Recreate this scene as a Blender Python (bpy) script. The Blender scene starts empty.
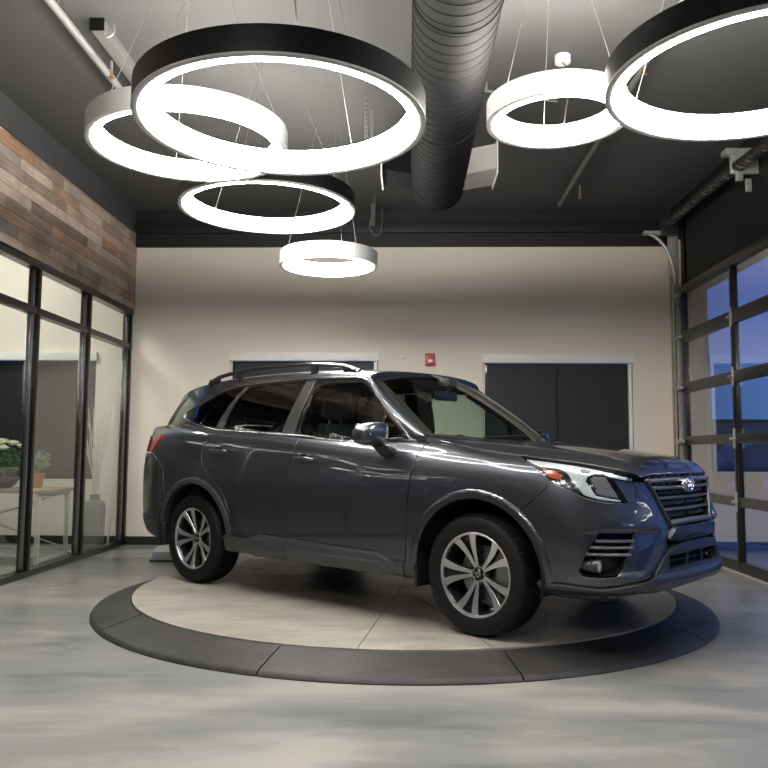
import bpy, math, random
import numpy as np
from mathutils import Vector, Matrix
from mathutils.bvhtree import BVHTree
from mathutils.geometry import delaunay_2d_cdt
random.seed(7)
PI = math.pi
COL = bpy.context.scene.collection

# ------------------------------------------------------------------ materials
def new_mat(name):
    m = bpy.data.materials.new(name); m.use_nodes = True
    nt = m.node_tree; b = nt.nodes['Principled BSDF']
    return m, nt, b
def setb(b, **k):
    for n, v in k.items():
        n = n.replace('_', ' ')
        if n in b.inputs:
            b.inputs[n].default_value = v
def plain(name, col, rough=.5, metal=0., coat=0., spec=.5, bump=0., bscale=200., var=0., vscale=3., coat_rough=.03):
    """principled surface with procedural colour variation and grain"""
    m, nt, b = new_mat(name)
    c = (col[0], col[1], col[2], 1)
    setb(b, Base_Color=c, Roughness=rough, Metallic=metal, Coat_Weight=coat, Coat_Roughness=coat_rough)
    b.inputs['Specular IOR Level'].default_value = spec
    tc = nt.nodes.new('ShaderNodeTexCoord')
    if var > 0:
        n = nt.nodes.new('ShaderNodeTexNoise'); n.inputs['Scale'].default_value = vscale; n.inputs['Detail'].default_value = 6
        r = nt.nodes.new('ShaderNodeMixRGB'); r.inputs[1].default_value = tuple(x*(1-var) for x in col)+(1,); r.inputs[2].default_value = tuple(min(1, x*(1+var)) for x in col)+(1,)
        nt.links.new(tc.outputs['Object'], n.inputs['Vector']); nt.links.new(n.outputs['Fac'], r.inputs[0]); nt.links.new(r.outputs[0], b.inputs['Base Color'])
    if bump > 0:
        n = nt.nodes.new('ShaderNodeTexNoise'); n.inputs['Scale'].default_value = bscale; n.inputs['Detail'].default_value = 3
        bp = nt.nodes.new('ShaderNodeBump'); bp.inputs['Strength'].default_value = bump; bp.inputs['Distance'].default_value = .002
        nt.links.new(tc.outputs['Object'], n.inputs['Vector']); nt.links.new(n.outputs['Fac'], bp.inputs['Height']); nt.links.new(bp.outputs[0], b.inputs['Normal'])
    return m
def glass(name, tint=(1, 1, 1), refl=1.0, ior=1.5, rough=0.0):
    """thin pane: fresnel mirror over a tinted clear sheet"""
    m = bpy.data.materials.new(name); m.use_nodes = True; nt = m.node_tree; nt.nodes.clear()
    o = nt.nodes.new('ShaderNodeOutputMaterial'); t = nt.nodes.new('ShaderNodeBsdfTransparent'); g = nt.nodes.new('ShaderNodeBsdfGlossy')
    t.inputs[0].default_value = tint+(1,); g.inputs['Roughness'].default_value = rough
    f = nt.nodes.new('ShaderNodeFresnel'); ge = nt.nodes.new('ShaderNodeNewGeometry'); mr = nt.nodes.new('ShaderNodeMapRange')
    mr.inputs[3].default_value = ior; mr.inputs[4].default_value = 1/ior; nt.links.new(ge.outputs['Backfacing'], mr.inputs[0]); nt.links.new(mr.outputs[0], f.inputs[0])
    ml = nt.nodes.new('ShaderNodeMath'); ml.operation = 'MULTIPLY'; ml.inputs[1].default_value = refl; ml.use_clamp = True
    mx = nt.nodes.new('ShaderNodeMixShader')
    nt.links.new(f.outputs[0], ml.inputs[0]); nt.links.new(ml.outputs[0], mx.inputs[0]); nt.links.new(t.outputs[0], mx.inputs[1]); nt.links.new(g.outputs[0], mx.inputs[2]); nt.links.new(mx.outputs[0], o.inputs[0])
    return m
def emit(name, col, s):
    m, nt, b = new_mat(name)
    setb(b, Base_Color=(.8, .8, .8, 1), Roughness=.5)
    b.inputs['Emission Color'].default_value = col+(1,); b.inputs['Emission Strength'].default_value = s
    return m

def car_paint():
    m, nt, b = new_mat('magnetite_paint')
    setb(b, Roughness=.34, Metallic=.85, Coat_Weight=1., Coat_Roughness=.010, Coat_IOR=1.6)
    tc = nt.nodes.new('ShaderNodeTexCoord'); v = nt.nodes.new('ShaderNodeTexVoronoi'); v.inputs['Scale'].default_value = 900
    r = nt.nodes.new('ShaderNodeMixRGB'); r.inputs[1].default_value = (.050, .056, .066, 1); r.inputs[2].default_value = (.072, .080, .093, 1)
    nt.links.new(tc.outputs['Object'], v.inputs['Vector']); nt.links.new(v.outputs['Distance'], r.inputs[0]); nt.links.new(r.outputs[0], b.inputs['Base Color'])
    return m

M = {}
M['paint'] = car_paint()
M['grille'] = plain('satin_grille_bar', (.16, .16, .165), .3, .35, .4, var=.05)
M['clad'] = plain('grey_cladding', (.034, .037, .041), .33, .1, .25, bump=.03, bscale=500)
M['black_plastic'] = plain('black_plastic', (.010, .010, .011), .45, bump=.05, bscale=400)
M['gloss_black'] = plain('gloss_black_trim', (.008, .008, .009), .08, 0, 1., var=.1)
M['pillar_black'] = plain('pillar_film', (.035, .035, .035), .25, 0, .3, var=.1)
M['chrome'] = plain('bright_trim', (.62, .62, .61), .14, 1., var=.05)
M['dark_chrome'] = plain('smoked_chrome', (.22, .225, .23), .16, 1., var=.05)
M['rubber'] = plain('tyre_rubber', (.006, .006, .0065), .55, 0, 0, .25, bump=.15, bscale=300)
M['machined'] = plain('machined_alloy', (.56, .56, .57), .28, .85, .3, var=.04)
M['rim_dark'] = plain('dark_rim', (.016, .017, .018), .22, .3, .6, var=.1)
M['steel'] = plain('brushed_steel', (.34, .34, .34), .35, .9, var=.15, vscale=20)
M['underbody'] = plain('underbody_black', (.006, .006, .006), .8, var=.2)
M['interior'] = plain('interior_charcoal', (.018, .018, .019), .75, bump=.2, bscale=300)
M['headliner'] = plain('headliner_grey', (.16, .16, .155), .9, bump=.1, bscale=300)
M['seat'] = plain('seat_fabric', (.022, .022, .023), .8, bump=.3, bscale=500)
M['screen_glass'] = glass('windscreen_glass', (.82, .93, .80), 1.5)
M['door_glass'] = glass('door_glass', (.46, .53, .50), 1.1)
M['privacy_glass'] = glass('privacy_glass', (.07, .075, .08), 1.5)
M['lens'] = glass('lamp_lens', (.96, .97, .98), .6)
M['amber'] = plain('amber_reflector', (.34, .045, .012), .2, 0, 1., var=.2, vscale=60)
M['lamp_white'] = plain('lamp_light_guide', (.60, .64, .66), .18, .35, .8, var=.05)
M['lamp_black'] = plain('lamp_housing_black', (.012, .012, .014), .2, 0, .5, var=.1)
M['red_lens'] = plain('tail_lamp_red', (.30, .010, .014), .12, 0, 1., var=.25, vscale=40)
M['badge'] = plain('badge_silver', (.75, .76, .78), .15, 1., var=.05)
M['badge_field'] = plain('badge_field', (.08, .085, .1), .15, .3, 1., var=.1)

# ------------------------------------------------------------------ mesh data
class MD:
    def __init__(s): s.v = []; s.f = []; s.n = None
    def add(s, v, f, n=None):
        k = len(s.v); s.v += [tuple(map(float, q)) for q in v]; s.f += [tuple(int(i)+k for i in q) for q in f]
        if n is not None:
            s.n = (s.n or []) + [tuple(map(float, q)) for q in n]
        return s
    def join(s, o): return s.add(o.v, o.f, o.n)
    def mirror(s):
        r = MD(); r.v = [(x, -y, z) for x, y, z in s.v]; r.f = [tuple(reversed(q)) for q in s.f]
        if s.n: r.n = [(x, -y, z) for x, y, z in s.n]
        return r
    def both(s): 
        r = MD(); r.join(s); r.join(s.mirror()); return r
    def moved(s, d=(0, 0, 0), R=None):
        r = MD(); d = np.array(d); R = np.eye(3) if R is None else np.array(R)
        r.v = [tuple(R@np.array(q)+d) for q in s.v]; r.f = list(s.f)
        if s.n: r.n = [tuple(R@np.array(q)) for q in s.n]
        return r

def build(name, md, mat, parent=None, sharp=35, smooth=True):
    me = bpy.data.meshes.new(name); me.from_pydata(md.v, [], md.f)
    if not md.n:
        import bmesh
        bm = bmesh.new(); bm.from_mesh(me); bmesh.ops.recalc_face_normals(bm, faces=bm.faces[:]); bm.to_mesh(me); bm.free()
    me.update()
    if smooth and len(me.polygons):
        me.polygons.foreach_set('use_smooth', [True]*len(me.polygons))
        if md.n: me.normals_split_custom_set_from_vertices(md.n)
        else: me.set_sharp_from_angle(angle=math.radians(sharp))
    me.materials.append(mat)
    o = bpy.data.objects.new(name, me); COL.objects.link(o)
    if parent is not None: o.parent = parent
    return o
def empty(name, loc=(0, 0, 0), rz=0, parent=None):
    o = bpy.data.objects.new(name, None); COL.objects.link(o); o.location = loc; o.rotation_euler = (0, 0, rz)
    o.empty_display_size = .1
    if parent is not None: o.parent = parent
    return o
def tag(o, label=None, cat=None, group=None, kind=None):
    if label: o['label'] = label
    if cat: o['category'] = cat
    if group: o['group'] = group
    if kind: o['kind'] = kind
    return o
def struct(name, md, mat, **k):
    o = build(name, md, mat, **k); o['kind'] = 'structure'; return o
def copy_tree(o, parent=None, **k):
    c = o.copy(); COL.objects.link(c)
    if parent is not None: c.parent = parent
    for ch in list(o.children): copy_tree(ch, c)
    return c

# ------------------------------------------------------------------ primitives
def box(a, b, bev=0.0):
    """axis box from corner a to corner b, bevelled"""
    a, b = np.minimum(a, b).astype(float), np.maximum(a, b).astype(float)
    m = MD()
    if bev <= 0:
        v = [(x, y, z) for z in (a[2], b[2]) for y in (a[1], b[1]) for x in (a[0], b[0])]
        return m.add(v, [(0, 2, 3, 1), (4, 5, 7, 6), (0, 1, 5, 4), (2, 6, 7, 3), (0, 4, 6, 2), (1, 3, 7, 5)])
    bev = min(bev, (b-a).min()*.49)
    import bmesh
    bm = bmesh.new(); bmesh.ops.create_cube(bm, size=1)
    for v in bm.verts: v.co = Vector([(a[i]+b[i])/2+v.co[i]*(b[i]-a[i]) for i in range(3)])
    bmesh.ops.bevel(bm, geom=bm.edges[:], offset=bev, segments=2, affect='EDGES', profile=.6)
    bm.verts.index_update()
    m.add([v.co[:] for v in bm.verts], [[v.index for v in f.verts] for f in bm.faces]); bm.free()
    return m
def cbox(c, s, bev=0., rot=None):
    s = np.array(s)/2; m = box(-s, s, bev)
    R = None if rot is None else np.array(Matrix.Rotation(rot[1], 3, rot[0]))
    return m.moved(c, R)
def lathe(prof, n=48, axis='z', closed=False, cap=False):
    """prof: list of (r, h)"""
    m = MD(); k = len(prof); v = []
    for i in range(n):
        a = 2*PI*i/n
        for r, h in prof:
            p = (r*math.cos(a), r*math.sin(a), h)
            if axis == 'y': p = (p[0], p[2], -p[1])
            if axis == 'x': p = (p[2], p[0], p[1])
            v.append(p)
    f = []
    for i in range(n):
        j = (i+1) % n
        for q in range(k if closed else k-1):
            w = (q+1) % k
            f.append((i*k+q, j*k+q, j*k+w, i*k+w))
    m.add(v, f)
    if cap:
        m.f.append(tuple(i*k for i in reversed(range(n)))); m.f.append(tuple(i*k+k-1 for i in range(n)))
    return m
def cyl(p0, p1, r0, r1=None, n=16):
    r1 = r0 if r1 is None else r1
    return tube([p0, p1], [r0, r1], n)
def tube(pts, r, n=10, cap=True, closed=False):
    P = [Vector(p) for p in pts]; K = len(P); rr = r if isinstance(r, (list, tuple)) else [r]*K
    m = MD(); v = []; f = []; up = None
    for i in range(K):
        if closed: t = (P[(i+1) % K]-P[i-1]).normalized()
        else: t = ((P[min(i+1, K-1)]-P[max(i-1, 0)])).normalized()
        if up is None:
            up = Vector((0, 0, 1)) if abs(t.z) < .9 else Vector((1, 0, 0))
        a = t.cross(up); 
        if a.length < 1e-6: a = t.cross(Vector((1, 0, 0)))
        a.normalize(); b = a.cross(t).normalized(); up = b
        for j in range(n):
            th = 2*PI*j/n; v.append(P[i]+(a*math.cos(th)+b*math.sin(th))*rr[i])
    for i in range(K if closed else K-1):
        q = (i+1) % K
        for j in range(n):
            w = (j+1) % n; f.append((i*n+j, i*n+w, q*n+w, q*n+j))
    m.add(v, f)
    if cap and not closed: m.f.append(tuple(reversed(range(n)))); m.f.append(tuple(range((K-1)*n, K*n)))
    return m
def prism(poly, h0, h1, axis='z'):
    """poly CCW list of 2D; extruded between h0 and h1 along axis"""
    n = len(poly); m = MD()
    def mp(a, b, h):
        return {'z': (a, b, h), 'x': (h, a, b), 'y': (b, h, a)}[axis]
    v = [mp(a, b, h0) for a, b in poly]+[mp(a, b, h1) for a, b in poly]
    f = [tuple(reversed(range(n))), tuple(range(n, 2*n))]+[(i, (i+1) % n, n+(i+1) % n, n+i) for i in range(n)]
    return m.add(v, f)
def loft(secs, closed=False, cap=False, flip=False):
    """secs: list of rows of points"""
    m = MD(); k = len(secs[0]); v = [p for s in secs for p in s]; f = []
    for i in range(len(secs)-1):
        for j in range(k if closed else k-1):
            w = (j+1) % k; q = (i*k+j, i*k+w, (i+1)*k+w, (i+1)*k+j)
            f.append(tuple(reversed(q)) if flip else q)
    m.add(v, f)
    if cap:
        a = tuple(range(k)); b = tuple(range(len(v)-k, len(v)))
        m.f.append(tuple(reversed(a)) if not flip else a); m.f.append(b if not flip else tuple(reversed(b)))
    return m
def crom(pts, n=8, closed=False):
    """Catmull-Rom through pts"""
    P = np.array(pts, float); K = len(P); out = []
    for i in range(K if closed else K-1):
        p1 = P[i]; p2 = P[(i+1) % K]
        p0 = P[(i-1) % K] if closed or i > 0 else 2*p1-p2
        p3 = P[(i+2) % K] if closed or i+2 < K else 2*p2-p1
        for j in range(n):
            t = j/n
            out.append(.5*((2*p1)+(p2-p0)*t+(2*p0-5*p1+4*p2-p3)*t*t+(3*p1-p0-3*p2+p3)*t**3))
    if not closed: out.append(P[-1])
    return [tuple(q) for q in out]

# ------------------------------------------------------------------ spline surfaces ("charts")
def basis(n, t):
    """clamped uniform cubic b-spline basis, n controls, t in [0, n-1] -> (len(t), n)"""
    t = np.clip(np.asarray(t, float), 0, n-1)*(n-3)/(n-1)
    t = np.minimum(t, n-3-1e-9)
    kn = np.concatenate([np.zeros(3), np.arange(n-2), np.full(3, n-3)])
    B = ((t[:, None] >= kn[None, :-1]) & (t[:, None] < kn[None, 1:])).astype(float)
    for d in range(1, 4):
        nb = np.zeros((len(t), B.shape[1]-1))
        for i in range(nb.shape[1]):
            a = kn[i+d]-kn[i]; b = kn[i+d+1]-kn[i+1]
            if a > 0: nb[:, i] += (t-kn[i])/a*B[:, i]
            if b > 0: nb[:, i] += (kn[i+d+1]-t)/b*B[:, i+1]
        B = nb
    return B
class Chart:
    def __init__(s, ctrl, scale, flip=False, tess=10):
        s.c = np.array(ctrl, float); s.nu, s.nv = s.c.shape[:2]; s.sc = scale; s.flip = flip
        U = np.linspace(0, s.nu-1, (s.nu-1)*tess+1); V = np.linspace(0, s.nv-1, (s.nv-1)*tess+1)
        s.U, s.V = U, V
        P = np.einsum('ai,bj,ijk->abk', basis(s.nu, U), basis(s.nv, V), s.c)
        s.tuv = []; tri = []; nv = len(V)
        for i in range(len(U)-1):
            for j in range(len(V)-1):
                a, b, c, d = i*nv+j, (i+1)*nv+j, (i+1)*nv+j+1, i*nv+j+1
                tri += [(a, b, c), (a, c, d)]
        s.tri = tri; s.P = P.reshape(-1, 3); s.puv = np.stack(np.meshgrid(U, V, indexing='ij'), -1).reshape(-1, 2)
        s.bvh = BVHTree.FromPolygons([tuple(q) for q in s.P], tri)
    def ev(s, uv):
        uv = np.atleast_2d(uv); return np.einsum('ai,aj,ijk->ak', basis(s.nu, uv[:, 0]), basis(s.nv, uv[:, 1]), s.c)
    def evn(s, uv):
        uv = np.atleast_2d(np.array(uv, float)); e = 1e-3
        a = np.clip(uv+[e, 0], 0, [s.nu-1, s.nv-1]); b = np.clip(uv-[e, 0], 0, [s.nu-1, s.nv-1])
        c = np.clip(uv+[0, e], 0, [s.nu-1, s.nv-1]); d = np.clip(uv-[0, e], 0, [s.nu-1, s.nv-1])
        n = np.cross(s.ev(a)-s.ev(b), s.ev(c)-s.ev(d)); 
        if s.flip: n = -n
        return n/np.maximum(np.linalg.norm(n, axis=1, keepdims=True), 1e-12)
    def _uv(s, loc, idx):
        t = s.tri[idx]; A, B, C = s.P[list(t)]; p = np.array(loc)
        v0, v1, v2 = B-A, C-A, p-A; d00 = v0@v0; d01 = v0@v1; d11 = v1@v1; d20 = v2@v0; d21 = v2@v1
        den = d00*d11-d01*d01; v = (d11*d20-d01*d21)/den; w = (d00*d21-d01*d20)/den
        return (1-v-w)*s.puv[t[0]]+v*s.puv[t[1]]+w*s.puv[t[2]]
    def near(s, p):
        l, n, i, d = s.bvh.find_nearest(Vector(p)); return s._uv(l, i)
    def cast(s, o, d):
        l, n, i, dd = s.bvh.ray_cast(Vector(o), Vector(d))
        return None if l is None else s._uv(l, i)
    def side(s, x, z):
        r = s.cast((x, 3, z), (0, -1, 0))
        if r is None: r = s.near((x, .86, z))
        return r
    def front(s, y, z):
        r = s.cast((4, y, z), (-1, 0, 0))
        if r is None: r = s.near((.9, y, z))
        return r
class HChart:
    """height field y = g(x, z)"""
    def __init__(s, g): s.g = g; s.sc = (1, 1)
    def ev(s, uv):
        uv = np.atleast_2d(np.array(uv, float)); return np.stack([uv[:, 0], s.g(uv[:, 0], uv[:, 1]), uv[:, 1]], 1)
    def evn(s, uv):
        uv = np.atleast_2d(np.array(uv, float)); e = 1e-3
        gx = (s.g(uv[:, 0]+e, uv[:, 1])-s.g(uv[:, 0]-e, uv[:, 1]))/(2*e); gz = (s.g(uv[:, 0], uv[:, 1]+e)-s.g(uv[:, 0], uv[:, 1]-e))/(2*e)
        n = np.stack([-gx, np.ones(len(uv)), -gz], 1); return n/np.linalg.norm(n, axis=1, keepdims=True)
    def side(s, x, z): return np.array([x, z])

def inpoly(P, poly):
    x, y = P[:, 0], P[:, 1]; r = np.zeros(len(P), bool); K = len(poly)
    for i in range(K):
        x0, y0 = poly[i]; x1, y1 = poly[(i+1) % K]
        c = ((y0 > y) != (y1 > y)); 
        if y1 != y0: r ^= c & (x < (x1-x0)*(y-y0)/(y1-y0)+x0)
    return r
def densify(poly, step, closed=True):
    out = []; K = len(poly)
    for i in range(K if closed else K-1):
        a = np.array(poly[i]); b = np.array(poly[(i+1) % K]); n = max(1, int(np.ceil(np.linalg.norm(b-a)/step)))
        out += [a+(b-a)*j/n for j in range(n)]
    if not closed: out.append(np.array(poly[-1]))
    return out
def panel(ch, uvpoly, holes=(), off=0., thick=.014, gap=.0018, bev=.003, step=.032):
    """trimmed piece of a surface with a rolled edge; returns MD"""
    sc = np.array(ch.sc)
    loops = []
    for L in [uvpoly]+list(holes):
        q = densify([np.array(p)*sc for p in L], step)
        # drop near-duplicates
        r = [q[0]]
        for p in q[1:]:
            if np.linalg.norm(p-r[-1]) > 1e-4: r.append(p)
        if np.linalg.norm(r[0]-r[-1]) < 1e-4: r.pop()
        loops.append(np.array(r))
    lo = loops[0].min(0); hi = loops[0].max(0)
    gx, gy = np.meshgrid(np.arange(lo[0], hi[0], step), np.arange(lo[1], hi[1], step*.87), indexing='ij')
    gx = gx+(np.arange(gx.shape[1]) % 2)[None, :]*step*.5
    G = np.stack([gx.ravel(), gy.ravel()], 1)
    k = inpoly(G, loops[0])
    for h in loops[1:]: k &= ~inpoly(G, h)
    G = G[k]; B = np.concatenate(loops)
    if len(G):
        d = np.sqrt(((G[:, None, :]-B[None])**2).sum(-1)).min(1); G = G[d > step*.45]
    V = np.concatenate([B, G]); E = []; k = 0
    for L in loops:
        E += [(k+i, k+(i+1) % len(L)) for i in range(len(L))]; k += len(L)
    vv, _, ff, _, _, _ = delaunay_2d_cdt([Vector(p) for p in V], E, [], 0, 1e-6)
    vv = np.array([tuple(p) for p in vv]); ff = np.array([tuple(f) for f in ff])
    C = vv[ff].mean(1); k = inpoly(C, loops[0])
    for h in loops[1:]: k &= ~inpoly(C, h)
    ff = ff[k]
    ar = np.cross(vv[ff[:, 1]]-vv[ff[:, 0]], vv[ff[:, 2]]-vv[ff[:, 0]]); ff = ff[np.abs(ar) > 1e-9]
    uv = vv/sc; P = ch.ev(uv); N = ch.evn(uv)
    o = off(uv, P) if callable(off) else off
    P = P+N*(np.asarray(o).reshape(-1, 1) if callable(off) else o)
    if callable(off):      # recompute normals from displaced surface
        e = 2e-3; du = np.array([e, 0])/sc; dv = np.array([0, e])/sc
        def S(w): 
            q = ch.ev(w); return q+ch.evn(w)*np.asarray(off(w, q)).reshape(-1, 1)
        n2 = np.cross(S(uv+du)-S(uv-du), S(uv+dv)-S(uv-dv)); n2 /= np.maximum(np.linalg.norm(n2, axis=1, keepdims=True), 1e-12)
        n2[(n2*N).sum(1) < 0] *= -1; N = n2
    cz_ = np.abs(P[:, 1]) < 2e-3
    N[cz_, 1] = 0; N /= np.maximum(np.linalg.norm(N, axis=1, keepdims=True), 1e-12); P[cz_, 1] = 0
    # orient faces to normal
    fn = np.cross(P[ff[:, 1]]-P[ff[:, 0]], P[ff[:, 2]]-P[ff[:, 0]]); fl = (fn*N[ff[:, 0]]).sum(1) < 0
    ff[fl] = ff[fl][:, ::-1]
    ed = {}
    for f in ff:
        for i in range(3):
            a, b = int(f[i]), int(f[(i+1) % 3]); ed[(a, b)] = 1
    bd = [(a, b) for a, b in ed if (b, a) not in ed and not (abs(P[a][1]) < 1.5e-3 and abs(P[b][1]) < 1.5e-3)]
    inw = {}
    for a, b in bd:
        t = P[b]-P[a]; n = N[a]+N[b]; q = np.cross(n, t); l = np.linalg.norm(q)
        if l < 1e-12: continue
        q /= l
        inw[a] = inw.get(a, 0)+q; inw[b] = inw.get(b, 0)+q
    P0 = P.copy(); IW = {}
    for a, q in inw.items():
        l = np.linalg.norm(q); q = q/l if l > 1e-9 else q; s = 1/max(.5, l/2) if l > 1e-9 else 1; IW[a] = q
        if abs(P0[a][1]) < 1.5e-3: q = np.array([q[0], 0, q[2]]); IW[a] = q
        P[a] = P0[a]+q*(gap+bev)*s; 
    m = MD(); m.add(P, ff, N)
    idx = {a: i for i, a in enumerate(IW)}
    ks = list(IW); s_ = {a: 1/max(.5, np.linalg.norm(inw[a])/2) for a in ks}
    r1 = [P0[a]+IW[a]*gap*s_[a]-N[a]*bev for a in ks]; r2 = [P0[a]+IW[a]*gap*s_[a]-N[a]*thick for a in ks]
    k0 = len(m.v); nn = [-IW[a] for a in ks]
    m.add(r1, [], nn); k1 = len(m.v); m.add(r2, [], nn)
    for a, b in bd:
        if a in idx and b in idx:
            m.f.append((b, a, k0+idx[a], k0+idx[b])); m.f.append((k0+idx[b], k0+idx[a], k1+idx[a], k1+idx[b]))
    return m
def strip(ch, uvline, w, h, off=0., closed=False, step=.02, base=.004):
    """raised bead of width w and height h following a line on a surface"""
    sc = np.array(ch.sc); L = densify([np.array(p)*sc for p in uvline], step, closed); uv = np.array(L)/sc
    P = ch.ev(uv); N = ch.evn(uv); K = len(P); rows = []
    for i in range(K):
        a = P[(i+1) % K] if closed or i < K-1 else P[i]; b = P[i-1] if closed or i > 0 else P[i]
        t = a-b; t /= max(1e-9, np.linalg.norm(t)); s = np.cross(N[i], t); s /= max(1e-9, np.linalg.norm(s))
        q = P[i]+N[i]*off
        rows.append([tuple(q+s*x*w+N[i]*y) for x, y in ((-.5, -base), (-.5, h*.6), (-.3, h), (.3, h), (.5, h*.6), (.5, -base))])
    if closed: rows.append(rows[0])
    return loft(rows, closed=True, cap=not closed, flip=True)
FP = {'amber': [(0.385, 0.818, 0.959), (0.477, 0.796, 0.949), (0.522, 0.796, 0.916), (0.502, 0.811, 0.895), (0.455, 0.825, 0.902)],
 'bottom': [(0.393, 0.833, 0.32), (0.491, 0.797, 0.291), (0.632, 0.738, 0.286), (0.743, 0.658, 0.291), (0.81, 0.587, 0.31), (0.854, 0.488, 0.326),
            (0.871, 0.404, 0.33), (0.893, 0.259, 0.342), (0.907, 0.066, 0.352)],
 'drl': [(0.307, 0.777, 0.998), (0.381, 0.808, 0.969), (0.493, 0.782, 0.958), (0.535, 0.784, 0.932), (0.575, 0.784, 0.875), (0.623, 0.769, 0.816),
         (0.678, 0.733, 0.794), (0.769, 0.632, 0.781), (0.772, 0.625, 0.791), (0.677, 0.73, 0.815), (0.628, 0.748, 0.889), (0.634, 0.734, 0.915),
         (0.66, 0.703, 0.931), (0.691, 0.672, 0.931), (0.725, 0.651, 0.91), (0.78, 0.579, 0.889)],
 'fbsplit': [(0.453, 0.831, 0.882), (0.448, 0.835, 0.87), (0.379, 0.862, 0.784), (0.283, 0.881, 0.703)],
 'finL': [(0.818, 0.488, 0.867), (0.845, 0.441, 0.76), (0.87, 0.389, 0.658), (0.879, 0.372, 0.615), (0.887, 0.37, 0.547), (0.883, 0.445, 0.475),
          (0.861, 0.54, 0.395)],
 'grl': [(0.831, 0.429, 0.882), (0.844, 0.398, 0.812), (0.866, 0.348, 0.725), (0.885, 0.29, 0.642)],
 'intake': [(0.893, 0.361, 0.486), (0.894, 0.355, 0.412), (0.907, 0.22, 0.417), (0.916, 0.065, 0.427), (0.915, 0.057, 0.493)],
 'lamp': [(0.253, 0.743, 1.013), (0.343, 0.821, 0.967), (0.392, 0.83, 0.934), (0.453, 0.831, 0.882), (0.51, 0.816, 0.859), (0.567, 0.796, 0.84),
          (0.617, 0.774, 0.808), (0.695, 0.721, 0.782), (0.746, 0.666, 0.777), (0.789, 0.598, 0.775), (0.728, 0.651, 0.903), (0.78, 0.58, 0.882),
          (0.805, 0.523, 0.881)],
 'lowline': [(0.392, 0.845, 0.358), (0.524, 0.815, 0.357), (0.627, 0.774, 0.347), (0.693, 0.736, 0.343), (0.77, 0.677, 0.355), (0.848, 0.568, 0.376),
             (0.867, 0.515, 0.387), (0.883, 0.446, 0.454), (0.891, 0.355, 0.52), (0.895, 0.302, 0.54), (0.907, 0.128, 0.553), (0.91, 0.062, 0.554)],
 'plate': [(0.888, 0.345, 0.564), (0.886, 0.294, 0.629), (0.904, 0.017, 0.625), (0.91, 0.037, 0.566)],
 'pocket': [(0.701, 0.747, 0.622), (0.671, 0.772, 0.573), (0.64, 0.791, 0.511), (0.607, 0.8, 0.427), (0.62, 0.792, 0.402), (0.688, 0.757, 0.393),
            (0.765, 0.7, 0.403), (0.787, 0.681, 0.423), (0.811, 0.653, 0.508), (0.826, 0.593, 0.62)],
 'proj': [(0.641, 0.735, 0.9), (0.655, 0.716, 0.918), (0.707, 0.666, 0.918), (0.766, 0.631, 0.797), (0.681, 0.725, 0.82)],
 'shelf': [(0.695, 0.75, 0.632), (0.774, 0.674, 0.629), (0.874, 0.402, 0.617)],
 'small': [(0.57, 0.739, 0.958), (0.618, 0.71, 0.954), (0.64, 0.707, 0.944), (0.629, 0.731, 0.928), (0.602, 0.745, 0.935)]}
# ================================================================== THE CAR
# authored in car space: x forward from the front axle, s (2nd) towards the right-hand (near) side, z up from the wheel contact
XM = 1.335
def cv(md):
    r = MD(); r.v = [(x+XM, -y, z) for x, y, z in md.v]; r.f = [tuple(reversed(q)) for q in md.f]
    if md.n: r.n = [(x, -y, z) for x, y, z in md.n]
    return r
def cpart(name, md, mat, parent, label=None, **k):
    o = build(name, cv(md), M[mat] if isinstance(mat, str) else mat, parent, **k)
    if label: o['label'] = label
    return o
def pair(name, md, mat, parent, label=None, **k):
    """one part on each side of the car"""
    return cpart(name, md, mat, parent, label, **k), cpart(name, md.mirror(), mat, parent, label, **k)

# --- lower body surface (front centre -> corner -> side -> rear centre)
#       0     1     2     3    4     5     6    7    8    9    10   11    12   13    14   15    16    17    18    19    20
def gside(x, z):
    """greenhouse side surface"""
    x = np.asarray(x, float); z = np.asarray(z, float)
    t = (z-1.08)/.5
    y = .812-.085*t-.105*t*t*np.where(t > 0, 1, 0)
    y = y-.085*np.clip((x+1.05)/.65, 0, 2)**2
    y = y-.085*np.clip((-2.45-x)/.75, 0, 2)**2.2
    xh = -3.73+np.clip(z-1.12, 0, 1)*.78
    y = y-.10*np.clip((xh+.16-x)/.16, 0, 1.3)**2.2
    return y
ROWS = [dict(W=.945, XF=.865, XR=-3.60, z=(.235, .27, .30)),
        dict(W=.985, XF=.915, XR=-3.67, z=(.33, .34, .38)),
        dict(W=.998, XF=.922, XR=-3.70, z=(.45, .46, .50)),
        dict(W=1.004, XF=.910, XR=-3.70, z=(.58, .60, .64)),
        dict(W=1.008, XF=.895, XR=-3.70, z=(.70, .74, .78)),
        dict(W=1.000, XF=.878, XR=-3.70, z=(.80, .86, .92)),
        dict(W=.978, XF=.868, XR=-3.67, z=(.89, .96, 1.04))]
FY = [0, .20, .42, .585, .70, .785, .845, .880]; FD = [0, .001, .028, .080, .160, .27, .42, .62]
SX = [0, -.42, -.9, -1.5, -2.1, -2.65, -3.03, -3.32]; SW = [.902, .906, .907, .907, .907, .904, .892, .862]
RY = [.800, .70, .50, .25, 0]; RD = [.17, .065, .018, .003, 0]
ctrl = np.zeros((21, 9, 3))
for j, R in enumerate(ROWS):
    for i in range(8):
        ctrl[i, j] = (R['XF']-FD[i], FY[i]*R['W'], R['z'][0]+(R['z'][1]-R['z'][0])*[0, 0, .1, .2, .35, .55, .75, .9][i])
    for i in range(8):
        ctrl[8+i, j] = (SX[i], SW[i]*R['W'], R['z'][1]+(R['z'][2]-R['z'][1])*[0, 0, 0, 0, .2, .5, .8, .95][i])
    for i in range(5):
        ctrl[16+i, j] = (R['XR']+RD[i], RY[i]*(R['W'] if j < 6 else .985), R['z'][2])
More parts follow.
